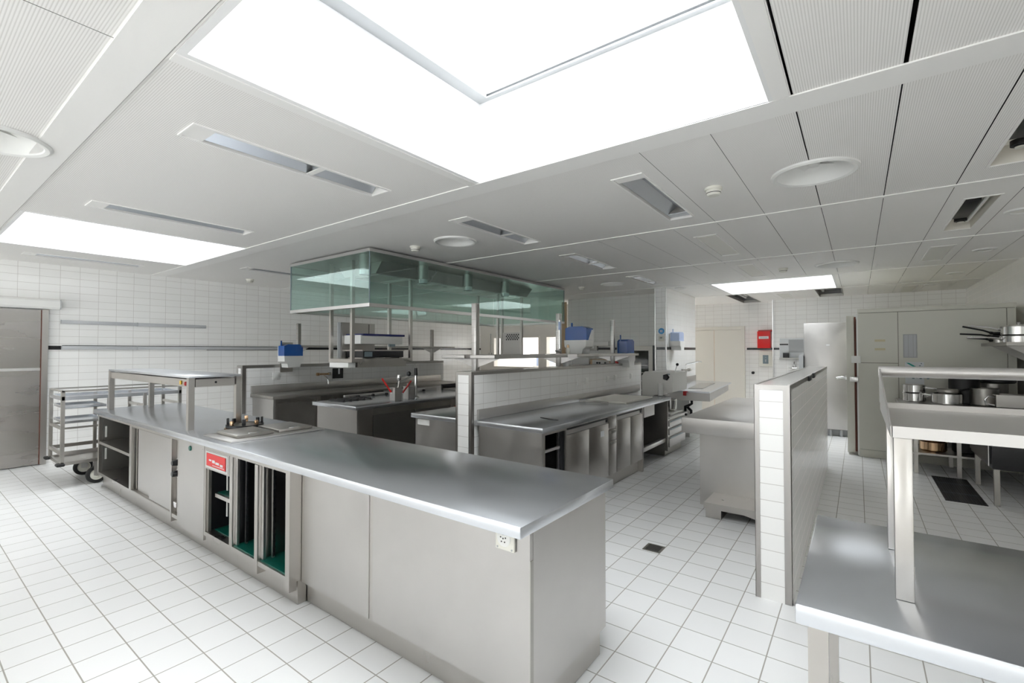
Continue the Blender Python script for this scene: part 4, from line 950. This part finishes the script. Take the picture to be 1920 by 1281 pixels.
P('body', B(bx0, bx1, 8.85, 9.2, rz + .001, rz + .11, .006), 'orange', t); P('front', B(bx0 + .06, bx1 - .002, 8.842, 8.8495, rz + .008, rz + .10), 'enamel', t)
for q in (.40, .52, .8): P('knob', MB().lathe([(0, -.02), (.02, -.02), (.02, 0), (0, 0)], (bx0 + (bx1 - bx0) * q, 8.8415, rz + .04), 14, 'Y'), 'black', t)
bx0 = AY(1062, 683, 8.8).x; bx1 = AY(1103, 683, 8.8).x
tag(P('storage_box', B(bx0 + .02, bx1 - .02, 8.86, 9.2, rz + .001, rz + .14, .01), 'white'), 'plain white box on the left end of the steel rack', 'box')
wx0, wx1 = AY(1103, 650, 9.25).x, AY(1142, 650, 9.25).x; wz = AY(1120, 641, 9.25).z
t = T('wall_light', 'slim white wall light on the grey tiles above the steel rack', 'wall light', ((wx0 + wx1) / 2, 9.29, wz - .07))
P('housing', B(wx0, wx1, 9.2, 9.298, wz - .09, wz, .006), 'white', t); P('bracket', B(wx0, wx0 + .22, 9.23, 9.298, wz - .19, wz - .0905), 'steel_dark', t)
p = AY(1240, 621, 8.545)
t = T('round_sign', 'small round blue sign on the narrow end of the white wing wall', 'sign', p)
P('disc', MB().lathe([(0, -.004), (.055, -.004), (.055, 0), (0, 0)], (p.x, 8.549, p.z), 32, 'Y'), 'bluesign', t)
P('symbol', MB().box(p.x - .025, p.x - .008, 8.543, 8.5445, p.z - .02, p.z + .02).box(p.x - .003, p.x + .022, 8.543, 8.5445, p.z - .02, p.z - .004).box(p.x - .003, p.x + .022, 8.543, 8.5445, p.z + .004, p.z + .02), 'paper', t)
p = AY(1240, 635, 8.545)
t = T('light_switch', 'small ivory switch plate under the round blue sign', 'switch', p); P('plate', B(p.x - .05, p.x + .05, 8.538, 8.549, p.z - .05, p.z + .05, .003), 'ivory', t); P('rocker', B(p.x - .02, p.x + .02, 8.532, 8.5375, p.z + .0, p.z + .03), 'greyplast', t)
pz_ = AX(1262, 657, -2.70).z
towel_dispenser('towel_dispenser', -2.8115, 8.86, pz_, .28, .34, 'pale blue and white towel dispenser on the white wing wall', '+x', blue='paleblue', rot=PI / 2)
# sink bench at the wing wall
Zs = .87; q = [AZ(1250, 731.5, Zs), AZ(1330, 735, Zs), AZ(1371, 717, Zs), AZ(1306, 713, Zs)]
t = T('sink_bench', 'steel wash sink bench with black trap beside the white wing wall', 'sink', (-2.3, 8.4, 0))
P('top', MB().prism([(v.x, v.y) for v in q], 'Z', Zs - .025, Zs), 'steel_top', t)
i0, i1, i2, i3 = [q[k] + (sum(q, Vector()) / 4 - q[k]) * (.0 if k < 2 else .12) for k in range(4)]
P('basin', MB().prism([(v.x, v.y + .03) for v in (i0, i1, i2, i3)], 'Z', Zs - .15, Zs - .0255), 'steel_soft', t)
P('upstand', B(-2.8115, -2.795, 8.56, 10.4, Zs - .02, Zs + .10), 'steel_soft', t)
P('bowl_rim', MB().prism([(v.x, v.y) for v in (AZ(1290, 729, Zs), AZ(1318, 729, Zs), AZ(1340, 719, Zs), AZ(1312, 719, Zs))], 'Z', Zs + .0005, Zs + .008), 'steel_dark', t)
P('sticker', B(AZ(1282, 733, Zs).x, AZ(1282, 733, Zs).x + .05, AZ(1290, 733.5, Zs).y - .03, AZ(1290, 733.5, Zs).y - .026, Zs - .07, Zs - .005), 'redtrim', t)
cy_ = q[0].y + .5; a = AY(1297, 757, cy_); b = AY(1285, 762, cy_); c = AY(1285, 777, cy_); d = AY(1291, 783, cy_); e_ = AY(1296, 776, cy_)
P('trap', MB().tube([(a.x, cy_, Zs - .15), a, (a + b) / 2 - Vector((0, 0, .01)), b, c, d, e_, e_ + Vector((0, 0, .05)), (b + c) / 2 + Vector((.02, .05, .05))], .022, 12), 'black', t)
P('pedestal', B(-2.7945, -2.35, q[0].y + .9, q[0].y + 1.7, .002, Zs - .1505), 'white', t)
fz = AX(1288, 694, -2.74)
t = T('swan_neck_tap', 'thin chrome tap with swivel spout above the wash sink', 'tap', (-2.80, fz.y, fz.z))
P('body', MB().cyl((-2.811, fz.y - .1, fz.z), (-2.72, fz.y - .1, fz.z), .018).cyl((-2.74, fz.y - .16, fz.z), (-2.74, fz.y + .14, fz.z), .02).cyl((-2.74, fz.y + .09, fz.z), (-2.74, fz.y + .2, fz.z), .03, 6), 'steel_dark', t)
P('spout', MB().tube([(-2.74, fz.y - .12, fz.z), (-2.74, fz.y - .12, fz.z + .10), (-2.72, fz.y - .1, fz.z + .12), (-2.52, fz.y - .02, fz.z + .17), (-2.47, fz.y, fz.z + .17), (-2.46, fz.y, fz.z + .15)], .011), 'chrome', t)

# ================================================================ BENCH BESIDE THE RIGHT LOW WALL
worktop('deep edged steel bench top left of the right low tiled wall', -1.39, -.522, 4.65, 7.05, z=.848, th=.147, m='steel_soft')
t = T('bench_cabinet', 'plain steel bench body with a projecting foot shelf left of the right low tiled wall', 'cabinet', (-.9, 5.7, 0))
P('front_panel', B(-1.255, -.524, 4.78, 4.80, .002, .70), 'steel_soft', t); P('side_panel', B(-1.255, -1.235, 4.8005, 6.95, .002, .70), 'steel_soft', t)
P('back_panel', B(-1.2345, -.524, 6.93, 6.95, .002, .70), 'steel_soft', t)
P('foot_shelf', MB().box(-1.13, -.524, 4.42, 4.7795, .115, .135).box(-1.13, -.524, 4.415, 4.4195, .085, .137), 'steel', t)
P('shelf_bracket', MB().box(-1.12, -.99, 4.44, 4.7795, .002, .1145).prism([(-.9895, .1145), (-.53, .1145), (-.53, .02)], 'Y', 4.44, 4.46), 'steel', t)
p = AZ(1409, 757, .85)
t = T('bench_tap', 'small steel tap with black lever at the far end of the bench', 'tap', (-.64, 6.9, .848))
P('body', MB().cyl((-.66, 6.85, .8485), (-.66, 6.85, .93), .02).tube([(-.66, 6.85, .93), (-.72, 6.83, .945), (-.80, 6.80, .93), (-.81, 6.79, .90)], .012), 'chrome', t)
P('lever', MB().tube([(-.66, 6.85, .935), (-.70, 6.87, .97), (-.74, 6.88, .985)], .009), 'black', t)

# ================================================================ RIGHT TABLE WITH UPPER SHELF
t = T('steel_table', 'steel work table with worn top in the right foreground', 'table', (.6, 1.8, 0))
P('top', B(-.137, 1.45, 1.405, 2.215, WZ - .05, WZ, .004), 'steel_top', t)
for x in (-.115, 1.38):
    for y in (1.465, 2.11): P('leg', B(x, x + .045, y, y + .045, .002, WZ - .0505), 'steel', t)
P('rear_rail', B(-.07, 1.38, 2.12, 2.15, .16, .20), 'steel', t)
t = T('table_shelf', 'raised steel pass shelf with a guard bar standing on the right foreground table', 'shelf', (.65, 1.9, WZ))
for x in (.072, 1.30):
    for y in (1.586, 1.972): P('post', B(x, x + .038, y, y + .038, WZ + .0005, 1.272, .002), 'steel', t)
P('shelf', MB().box(.068, 1.345, 1.578, 2.30, 1.2725, 1.280).box(.068, 1.345, 1.576, 1.580, 1.2725, 1.302).box(.066, .07, 1.576, 2.30, 1.2725, 1.302).box(.068, 1.345, 2.297, 2.301, 1.2725, 1.300), 'steel_soft', t)
P('guard_bar', MB().cyl((.062, 2.302, 1.418), (1.345, 2.302, 1.418), .021, 20), 'steel_soft', t)
P('side_guard', MB().prism([(1.58, 1.3025), (2.30, 1.3025), (2.30, 1.43), (2.28, 1.43)], 'X', .064, .068), 'steel_soft', t)
P('post_clip', B(.108, .112, 1.60, 1.615, WZ + .06, WZ + .09), 'steel_dark', t)

# ================================================================ COLD ROOM AND FRIDGE
CY = 8.25
t = T('cold_room', 'large beige panelled walk-in cold room at the right', 'cold room', (.78, 10, 0))
P('body', B(.001, 1.558, CY + .008, 12.0, .10, 2.03), 'coldroom', t); P('panel_seams', MB().box(.01, 1.55, CY + .0058, CY + .0078, .105, 2.028), 'seam', t)
P('top_trim', B(-.005, 1.562, CY, 12.0, 2.0305, 2.085, .003), 'coldroom', t); P('base_trim', B(.003, 1.556, CY + .002, 12.0, .002, .0995), 'coldroom', t)
sx = AY(1684, 640, CY).x; lx = AY(1888, 600, CY).x; lz = AY(1660, 681, CY).z
P('front_panel', B(.004, sx - .004, CY, CY + .0055, lz + .004, 2.022), 'coldroom', t); P('front_panel', B(.004, sx - .004, CY, CY + .0055, .11, lz - .004), 'coldroom', t)
P('front_panel', B(sx + .004, lx - .004, CY, CY + .0055, .11, 2.022), 'coldroom', t); P('front_panel', B(lx + .004, 1.556, CY, CY + .0055, .11, 2.022), 'coldroom', t)
d = P('door', B(-.135, -.045, CY + .10, CY + .98, .03, 2.0, .004), 'coldroom', t)
P('gasket', B(-.0445, -.022, CY + .09, CY + .98, .05, 1.98, .004), 'brown', d); P('door_frame', B(-.0175, .0005, CY + .02, CY + 1.1, .02, 2.02), 'white', t)
P('door_gap', B(-.0215, -.0178, CY + .10, CY + .95, .05, 1.95), 'black', t)
P('door_handle', MB().tube([(-.1355, CY + .12, 1.10), (-.19, CY + .12, 1.105), (-.26, CY + .13, 1.09)], .015).cyl((-.136, CY + .12, 1.10), (-.155, CY + .12, 1.10), .03), 'chrome', d)
P('hinge', B(-.10, -.0, CY - .01, CY + .0195, 1.05, 1.12, .004), 'alu', t); P('hinge', B(-.08, .03, CY - .012, CY - .001, 1.32, 1.42, .004), 'white', t)
v0, v1 = AY(1693, 627, CY), AY(1720, 671, CY)
g = P('vent_grille', MB().frame('Y', CY - .008, CY - .0003, v0.x, v1.x, v1.z, v0.z, .008).box(v0.x, v1.x, CY - .003, CY - .0003, v1.z, v0.z), 'greyplast', t)
P('slats', MB().box(v0.x + .012, v0.x + .05, CY - .006, CY - .0033, v1.z + .012, v0.z - .012).box(v0.x + .058, v0.x + .10, CY - .006, CY - .0033, v1.z + .012, v0.z - .012).box(v0.x + .108, v1.x - .012, CY - .006, CY - .0033, v1.z + .012, v0.z - .012), 'trunk', g)
for z in (1.62, 1.50): P('tape_residue', B(AY(1640, 650, CY).x, AY(1660, 650, CY).x, CY - .0005, CY - .0002, z, z + .03), mat('faded_tape', (.60, .54, .36), .6), t)
a, b = AY(1697, 679, CY), AY(1733, 721, CY)
t = T('poster', 'white notice with a green stripe and blue writing stuck on the cold room', 'notice', ((a.x + b.x) / 2, CY, b.z))
P('sheet', B(a.x, b.x, CY - .0025, CY - .001, b.z, a.z), 'paper', t)
P('green_stripe', MB().prism([(a.x + .01, a.z - .01), (a.x + .04, a.z - .01), (a.x + .20, a.z - .12), (a.x + .16, a.z - .12)], 'Y', CY - .0035, CY - .0027), 'teal', t)
w_ = MB()
for k in range(3): w_.box(a.x + .16, b.x - .02 - .03 * k, CY - .0035, CY - .0027, a.z - .025 - .03 * k, a.z - .012 - .03 * k)
for k in range(5): w_.box(a.x + .07 + .037 * k, a.x + .095 + .037 * k, CY - .0035, CY - .0027, b.z + .07 + .012 * (k % 2), b.z + .11 + .01 * (k % 3))
P('blue_writing', w_, 'greyblue', t)
fx0, fx1 = AY(1508, 700, 9.9).x, AY(1591, 700, 9.9).x
t = T('steel_fridge', 'tall stainless cabinet with one plain door behind the right low wall', 'fridge', ((fx0 + fx1) / 2, 10.2, 0))
P('body', B(fx0 + .004, fx1 - .004, 9.945, 10.6, .115, 1.985), 'steel', t); P('door', B(fx0, fx1, 9.9, 9.944, .12, 1.985, .006), 'steel_soft', t)
P('plinth', B(fx0 + .03, fx1 - .03, 9.98, 10.58, .002, .1145), 'greyplast', t); P('badge', B(-.45, -.40, 9.895, 9.8995, 1.585, 1.60), 'paper', t)
for x in (-.40, -.25): P('foot', MB().cyl((x, 9.94, .001), (x, 9.94, .114), .025), 'greyplast', t)
a, b = AY(1498, 665, 9.85).x, AY(1508, 665, 9.85).x - .004
t = T('locker', 'narrow grey upright unit with a black edge left of the tall stainless cabinet', 'locker', ((a + b) / 2, 10, 0))
P('body', B(a, b - .012, 9.85, 10.5, .002, AY(1505, 666, 9.85).z), 'greyplast', t); P('edge', B(b - .0115, b, 9.86, 10.5, .002, AY(1505, 668, 9.85).z), 'black', t)

# ---------------------------------------------------------------- far wall
a, b, m_ = AY(1306, 614, YB).x, AY(1397, 612, YB).x, AY(1340, 650, YB).x
a = m_ - (b - m_)
t = struct('door_2', B(a + .07, m_ - .004, YB - .05, YB - .012, .01, 2.0), 'cream')
P('door_leaf', B(m_ + .004, b - .07, YB - .05, YB - .012, .01, 2.0), 'cream', t)
P('door_frame', MB().box(a, a + .069, YB - .07, YB - .001, 0, 2.08).box(b - .069, b, YB - .07, YB - .001, 0, 2.08).box(a + .07, b - .07, YB - .07, YB - .001, 2.005, 2.08), 'cream', t)
P('seam', B(m_ - .0035, m_ + .0035, YB - .045, YB - .013, .01, 2.0), 'wood', t)
a, b = AY(1422, 622, YB), AY(1446, 653, YB)
t = T('fire_box', 'red wall box with a white label beside the cream double door', 'fire box', ((a.x + b.x) / 2, YB, b.z))
P('box', B(a.x, b.x, YB - .16, YB - .008, b.z, a.z, .004), 'red', t); P('lid_edge', B(a.x + .012, b.x + .03, YB - .13, YB - .0078, a.z - .006, a.z + .03), 'redtrim', t)
P('label', B(a.x + .03, b.x - .03, YB - .163, YB - .1605, (a.z + b.z) / 2 + .02, (a.z + b.z) / 2 + .08), 'paper', t)
P('label_writing', MB().box(a.x + .06, b.x - .06, YB - .1645, YB - .1633, (a.z + b.z) / 2 + .042, (a.z + b.z) / 2 + .056), 'greyplast', t)
a, b = AY(1424, 658, YB), AY(1450, 687, YB)
t = T('key_box', 'ivory wall panel with a grey window below the red box', 'control panel', ((a.x + b.x) / 2, YB, b.z))
P('box', B(a.x, b.x, YB - .07, YB - .008, b.z, a.z, .006), 'ivory', t); P('window', B(a.x + .08, b.x - .09, YB - .075, YB - .0705, b.z + .06, a.z - .10), 'greyblue', t)
P('symbols', MB().box(a.x + .13, b.x - .14, YB - .0765, YB - .0755, a.z - .16, a.z - .145).box(a.x + .15, b.x - .16, YB - .0765, YB - .0755, b.z + .10, b.z + .16), 'trunk', t)
p = AY(1412, 699, YB)
tag(P('door_stop', MB().lathe([(0, -.03), (.03, -.03), (.035, -.01), (.035, 0), (0, 0)], (p.x, YB - .001, p.z), 18, 'Y'), 'black'), 'black round button on the white wall below the ivory panel', 'button')
YR = 12.08
a, b = AY(1462, 635, YR), AY(1503, 671, YR)
t = T('mirror_shelf', 'grey mirror panel with a small shelf above the hand basin on the far wall', 'mirror', ((a.x + b.x) / 2, YR, b.z))
P('board', B(a.x, b.x + .05, YR - .02, YR - .008, b.z, a.z), 'paper', t); P('mirror', B(AY(1479, 640, YR).x, b.x + .04, YR - .03, YR - .0205, b.z + .12, a.z - .03), 'greyplast', t)
P('ledge', B(a.x, b.x + .05, YR - .10, YR - .0085, b.z - .025, b.z - .001), 'steel_dark', t); P('dark_strip', B(a.x, AY(1478, 640, YR).x, YR - .022, YR - .0203, b.z + .28, b.z + .31), 'black', t)
p = AY(1474, 671, YR - .06)
tag(P('soap_box', B(p.x - .06, p.x + .06, YR - .09, YR - .03, b.z - .0008, b.z + .11, .004), 'black'), 'small black box on the ledge under the mirror', 'box')
a, b = AY(1481, 690, YR), AY(1500, 690, YR); z = a.z
t = T('basin_tap', 'white and chrome double tap below the mirror on the far wall', 'tap', ((a.x + b.x) / 2, YR, z)); c = (a.x + b.x) / 2
P('body', MB().cyl((a.x, YR - .06, z), (b.x, YR - .06, z), .028).cyl((c, YR - .001, z), (c, YR - .06, z), .03), 'chrome', t)
P('handle', MB().cyl((a.x - .02, YR - .06, z + .01), (a.x + .05, YR - .06, z + .01), .045, 8), 'white', t); P('handle', MB().cyl((b.x - .05, YR - .06, z + .01), (b.x + .02, YR - .06, z + .01), .045, 8), 'white', t)
P('riser', MB().tube([(c, YR - .06, z + .02), (c, YR - .06, z + .11), (c, YR - .10, z + .13), (c, YR - .16, z + .08)], .014), 'chrome', t)

# ================================================================ POT TABLE AND PANS
t = T('pot_table', 'steel table with a lower shelf, full of pans in front of the cold room', 'table', (1.0, 7.8, 0)); PX0, PX1, PY0, PY1 = .40, 1.60, 7.50, 8.22
P('top', B(PX0, PX1, PY0, PY1, .81, .85, .003), 'steel_soft', t)
for x in (.535, .92, 1.54):
    for y in (7.545, 8.16): P('leg', B(x, x + .04, y, y + .04, .002, .8095), 'steel', t)
P('lower_shelf', B(.50, 1.58, 7.53, 8.2, .235, .258), 'steel', t)
def pan(x, y, z, r, h, label, ang=0, hl=.24, m='polished', tilt=.12, hm='chrome', lid=False, cat='pan', name='saucepan'):
    t = T(name, label, cat, (x, y, z), 'pots and pans'); c = .004
    P('body', MB().lathe([(0, .001), (r - .015, .001), (r, .015), (r, h), (r + .006, h + .003), (r + .002, h + .005), (r - c, h), (r - c, .017), (r - .018, .005), (0, .005)], (x, y, z), 36), m, t)
    if hl:
        d = Vector((math.cos(ang), math.sin(ang), tilt)); a = Vector((x, y, z + h * .72)) + Vector((math.cos(ang), math.sin(ang), 0)) * r
        P('handle', MB().tube([a, a + d * hl * .3 + Vector((0, 0, .01)), a + d * hl], .0105, 8).cyl(a - Vector((math.cos(ang), math.sin(ang), 0)) * .004, a + d * .02, .018, 8), hm, t)
    if lid:
        l_ = P('lid', MB().lathe([(0, h + .03), (r * .5, h + .024), (r, h + .0065), (r, h + .0055), (0, h + .0055)], (x, y, z), 36), m, t)
        P('lid_knob', MB().lathe([(0, h + .031), (.012, h + .031), (.018, h + .05), (0, h + .056)], (x, y, z), 16), 'chrome', l_)
    return t
z = .8505
a = AZ(1714, 753, z)
pan(a.x, 7.80, z, .115, .105, 'lower of the two stacked saucepans at the left end of the pot table', ang=-.35, hl=.26, tilt=-.05)
pan(a.x, 7.80, z + .111, .113, .10, 'upper of the two stacked saucepans at the left end of the pot table', ang=-.25, hl=.26, tilt=-.2)
b = AY(1775, 756, 7.68)
pan(b.x, 7.66, z, .145, .125, 'wide polished saucepan with flared rim in the middle of the pot table', ang=2.9, hl=.27, tilt=.1)
pan(b.x + .01, 7.66, z + .131, .10, .045, 'small shallow pan sitting in the wide saucepan', ang=.2, hl=.2, m='steel_dark', hm='pan_black')
c = AY(1806, 758, 7.78)
pan(c.x + .02, 7.86, z, .14, .34, 'tall black pot on the pot table', hl=0, m='pan_black', cat='pot', name='stock_pot')
c2 = AY(1846, 760, 7.7)
pan(c2.x, 7.72, z, .125, .20, 'dark deep pot to the right of the tall black pot', hl=0, m='steel_dark', cat='pot', name='stock_pot')
pan(c2.x + .12, 8.02, z, .13, .25, 'dark steel pot behind the deep pot on the pot table', hl=0, m='steel_dark', cat='pot', name='stock_pot')
# stacked iron pans with long handles
for k in range(3):
    pan(c2.x + .16, 7.98, z + .256 + .028 * k, .155 - .012 * k, .034, ('lowest', 'middle', 'top')[k] + ' black iron pan of the stack with long steel handles', ang=3.0 + .12 * k, hl=.36, m='pan_black', tilt=.30 - .06 * k, hm=('chrome', 'steel_dark', 'pan_black')[k], name='frying_pan')
d = AY(1897, 764, 7.58)
t = T('gastro_pan', 'rectangular steel container with a side handle at the right end of the pot table', 'container', (d.x + .06, 7.66, z), 'pots and pans')
P('body', MB().box(d.x - .13, d.x + .27, 7.53, 7.535, z + .001, z + .14).box(d.x - .13, d.x + .27, 7.785, 7.79, z + .001, z + .14).box(d.x - .13, d.x - .125, 7.535, 7.785, z + .001, z + .14).box(d.x + .265, d.x + .27, 7.535, 7.785, z + .001, z + .14)
  .box(d.x - .13, d.x + .27, 7.53, 7.79, z + .001, z + .005).frame('Z', z + .14, z + .145, d.x - .145, d.x + .285, 7.515, 7.805, .02), 'steel', t)
P('handle', MB().tube([(d.x - .131, 7.6, z + .11), (d.x - .18, 7.6, z + .12), (d.x - .21, 7.6, z + .08), (d.x - .20, 7.6, z + .03), (d.x - .131, 7.6, z + .02)], .012), 'chrome', t)
tag(P('tray', B(d.x - .05, d.x + .30, 7.82, 8.15, z + .001, z + .02, .004), 'steel_soft'), 'flat steel tray behind the rectangular steel container', 'tray')
e_ = AY(1750, 838, 7.75)
pan(e_.x, 7.78, .2585, .13, .11, 'polished bowl on the lower shelf of the pot table', hl=0, m='gold', name='bowl', cat='bowl')
pan(e_.x + .30, 7.86, .2585, .12, .14, 'dark pot on the lower shelf of the pot table', hl=0, m='pan_black', name='stock_pot', cat='pot')
t = T('underbench_oven', 'black low oven under the right wall beside the pot table', 'oven', (1.3, 6.9, 0))
P('body', B(1.02, 1.62, 6.35, 7.40, .36, .80, .006), 'black', t); P('front', B(1.005, 1.0195, 6.40, 7.36, .40, .77), 'pan_black', t)
for x in (1.06, 1.58):
    for y in (6.42, 7.32): P('leg', B(x - .02, x + .02, y - .02, y + .02, .002, .3595), 'steel_dark', t)
P('handle', MB().cyl((.99, 6.5, .72), (.99, 7.26, .72), .012), 'steel', t); P('edge_strip', B(1.0, 1.0048, 6.385, 6.40, .38, .79), 'alu', t)
# wall shelf with pans
t = T('wall_shelf', 'steel wall shelf holding pans on the right wall', 'shelf', (1.45, 7.6, 1.55))
P('board', MB().box(1.24, 1.639, 6.95, 8.2, 1.548, 1.556).box(1.238, 1.2415, 6.95, 8.2, 1.548, 1.585).box(1.24, 1.639, 6.948, 6.951, 1.548, 1.585), 'steel_dark', t)
for y in (7.3, 8.0): P('bracket', MB().prism([(1.30, 1.5475), (1.639, 1.5475), (1.639, 1.33)], 'Y', y, y + .004), 'steel_dark', t)
zs = 1.5565
pan(1.375, 8.0, zs, .095, .085, 'small saucepan at the left end of the wall shelf', ang=-2.6, hl=.26, m='steel', hm='pan_black')
pan(1.375, 8.0, zs + .091, .10, .03, 'black handled pan lying on the small saucepan of the wall shelf', ang=-2.75, hl=.30, m='pan_black', hm='pan_black', tilt=.1, name='frying_pan')
pan(1.40, 7.99, zs + .127, .10, .03, 'second black handled pan on top at the left end of the wall shelf', ang=-2.95, hl=.27, m='pan_black', hm='pan_black', tilt=.32, name='frying_pan')
pan(1.445, 7.55, zs, .15, .10, 'lower large polished pan on the wall shelf', ang=-2.9, hl=.30, m='polished', tilt=.05)
pan(1.445, 7.55, zs + .106, .145, .10, 'upper large polished pan with lid on the wall shelf', ang=3.0, hl=.26, m='polished', tilt=.2, lid=True)

# ================================================================ FLOOR DRAINS
t = T('floor_drain', 'small square floor drain in the tiled aisle', 'drain', (-1.26, 3.5, 0))
P('frame', MB().frame('Z', .0005, .004, -1.325, -1.195, 3.435, 3.57, .01), 'steel_dark', t); P('grid', B(-1.315, -1.205, 3.445, 3.56, .0005, .003), 'steel_dark', t)
s_ = MB()
for k in range(7): s_.box(-1.31, -1.21, 3.452 + k * .0155, 3.459 + k * .0155, .0032, .0042)
P('slots', s_, 'black', t)
t = T('floor_grating', 'long black floor grating in front of the pot table', 'drain', (.837, 7.0, 0))
P('frame', MB().frame('Z', .0005, .006, .685, .99, 6.35, 7.48, .014), 'black', t); P('pit', B(.70, .976, 6.364, 7.466, .0005, .002), 'black', t)
s_ = MB()
for k in range(14): s_.box(.706 + k * .0195, .714 + k * .0195, 6.366, 7.464, .0022, .006)
P('bars', s_, 'pan_black', t); P('cross_bars', MB().box(.70, .976, 6.70, 6.71, .0062, .0075).box(.70, .976, 7.15, 7.16, .0062, .0075), 'greyblue', t)

# ================================================================ NEXT ROOM
yn = 13.55
a, b, c, d = (AY(px, 640, yn).x for px in (968, 985, 991, 1014))
t = struct('door_3', B(c, d, yn - .03, yn + .045, 0, 2.05), 'wood'); P('door_frame', MB().box(b, c - .001, yn - .06, yn + .045, 0, 2.2).box(d + .001, d + .25, yn - .06, yn + .045, 0, 2.2), 'greyplast', t)
P('side_trim', B(a - .02, b - .02, yn - .04, yn + .045, 0, 2.2), 'wood', t)
p0, p1 = AY(1003, 687, 11.6), AY(1045, 652, 11.6)
t = T('white_table', 'white table with boxes in the room behind the hatch', 'table', (p0.x, 11.7, 0))
P('top', B(p0.x, p1.x + .3, 11.5, 12.1, 1.0, 1.04), 'white', t); P('side', B(p0.x, p0.x + .03, 11.5, 12.1, .002, .9995), 'white', t); P('side', B(p1.x + .27, p1.x + .3, 11.5, 12.1, .002, .9995), 'white', t)
tag(P('box', B(p0.x + .05, p0.x + .45, 11.6, 11.95, 1.0405, 1.30, .01), 'paleblue'), 'pale blue box on the white table behind the hatch', 'box')
t = T('green_bottle', 'green bottle on the sill of the left hatch', 'bottle', (AY(915, 656, 10.1).x, 10.27, 1.02))
gx = AY(913, 656, 10.27).x
P('bottle', MB().lathe([(0, .0), (.05, .0), (.05, .40), (.03, .46), (.02, .5), (0, .5)], (gx, 10.27, 1.021), 18), 'teal', t)

# ================================================================ LIGHT
GROUND, HORIZON, ZENITH = 10, .8, 13
W_ = bpy.data.worlds.new('sky'); S.world = W_; W_.use_nodes = True
bg = W_.node_tree.nodes['Background']; bg.inputs['Color'].default_value = (.96, .98, 1.0, 1)
# sky bright overhead; bright lower half added to light the ceiling through the windows
_nt = W_.node_tree; _tc = _nt.nodes.new('ShaderNodeTexCoord'); _sx = _nt.nodes.new('ShaderNodeSeparateXYZ'); _cr = _nt.nodes.new('ShaderNodeValToRGB')
_ad = _nt.nodes.new('ShaderNodeMath'); _ad.operation = 'MULTIPLY_ADD'; _ad.inputs[1].default_value = .5; _ad.inputs[2].default_value = .5
_nt.links.new(_tc.outputs['Generated'], _sx.inputs[0]); _nt.links.new(_sx.outputs[2], _ad.inputs[0]); _nt.links.new(_ad.outputs[0], _cr.inputs['Fac'])
_e = _cr.color_ramp.elements
_e[0].position = .47; _e[0].color = (GROUND / 20,) * 3 + (1,); _e[1].position = .85; _e[1].color = (ZENITH / 20,) * 3 + (1,)
_n = _e.new(.51); _n.color = (HORIZON / 20,) * 3 + (1,)
_mu = _nt.nodes.new('ShaderNodeMath'); _mu.operation = 'MULTIPLY'; _mu.inputs[1].default_value = 20
_nt.links.new(_cr.outputs['Color'], _mu.inputs[0]); _nt.links.new(_mu.outputs[0], bg.inputs['Strength'])
def portal(name, loc, sx, sy, rot):
    l = bpy.data.lights.new(name, 'AREA'); l.shape = 'RECTANGLE'; l.size = sx; l.size_y = sy; l.cycles.is_portal = True
    o = bpy.data.objects.new(name, l); COL.objects.link(o); o.location = loc; o.rotation_euler = rot; return o
for n, (x0, x1, y0, y1) in enumerate(SKY): portal('skylight_portal', ((x0 + x1) / 2, (y0 + y1) / 2, 3.82), x1 - x0 - .1, y1 - y0 - .1, (0, 0, 0))
for a, b in added_wins: portal('window_portal', ((a + b) / 2, YF - .16, (WB + WT) / 2), b - a - .1, WT - WB - .1, (PI / 2, 0, 0))
for a, b in ADDED_RW: portal('window_portal', (XR + .17, (a + b) / 2, 1.4), b - a - .1, 2.0, (PI / 2, 0, PI / 2))
portal('window_portal', (-3.87, 11.45, 1.65), 1.4, 1.4, (PI / 2, 0, -PI / 2))
l = bpy.data.lights.new('next_room_lamp', 'AREA'); l.shape = 'RECTANGLE'; l.size = 2.4; l.size_y = 1.6; l.energy = 45; l.color = (1, .98, .95)  # unseen area light added to brighten the room behind the hatches
o = bpy.data.objects.new('next_room_lamp', l); COL.objects.link(o); o.location = (-6.2, 12.0, 2.6)

S.view_settings.view_transform = 'Standard'; S.view_settings.look = 'None'; S.view_settings.gamma = 1; S.view_settings.exposure = 0.12
S.view_settings.use_curve_mapping = False
S.cycles.max_bounces = 20; S.cycles.diffuse_bounces = 16; S.cycles.glossy_bounces = 6; S.cycles.transparent_max_bounces = 12
S.cycles.caustics_reflective = False; S.cycles.caustics_refractive = False
S.cycles.sample_clamp_indirect = 6.0
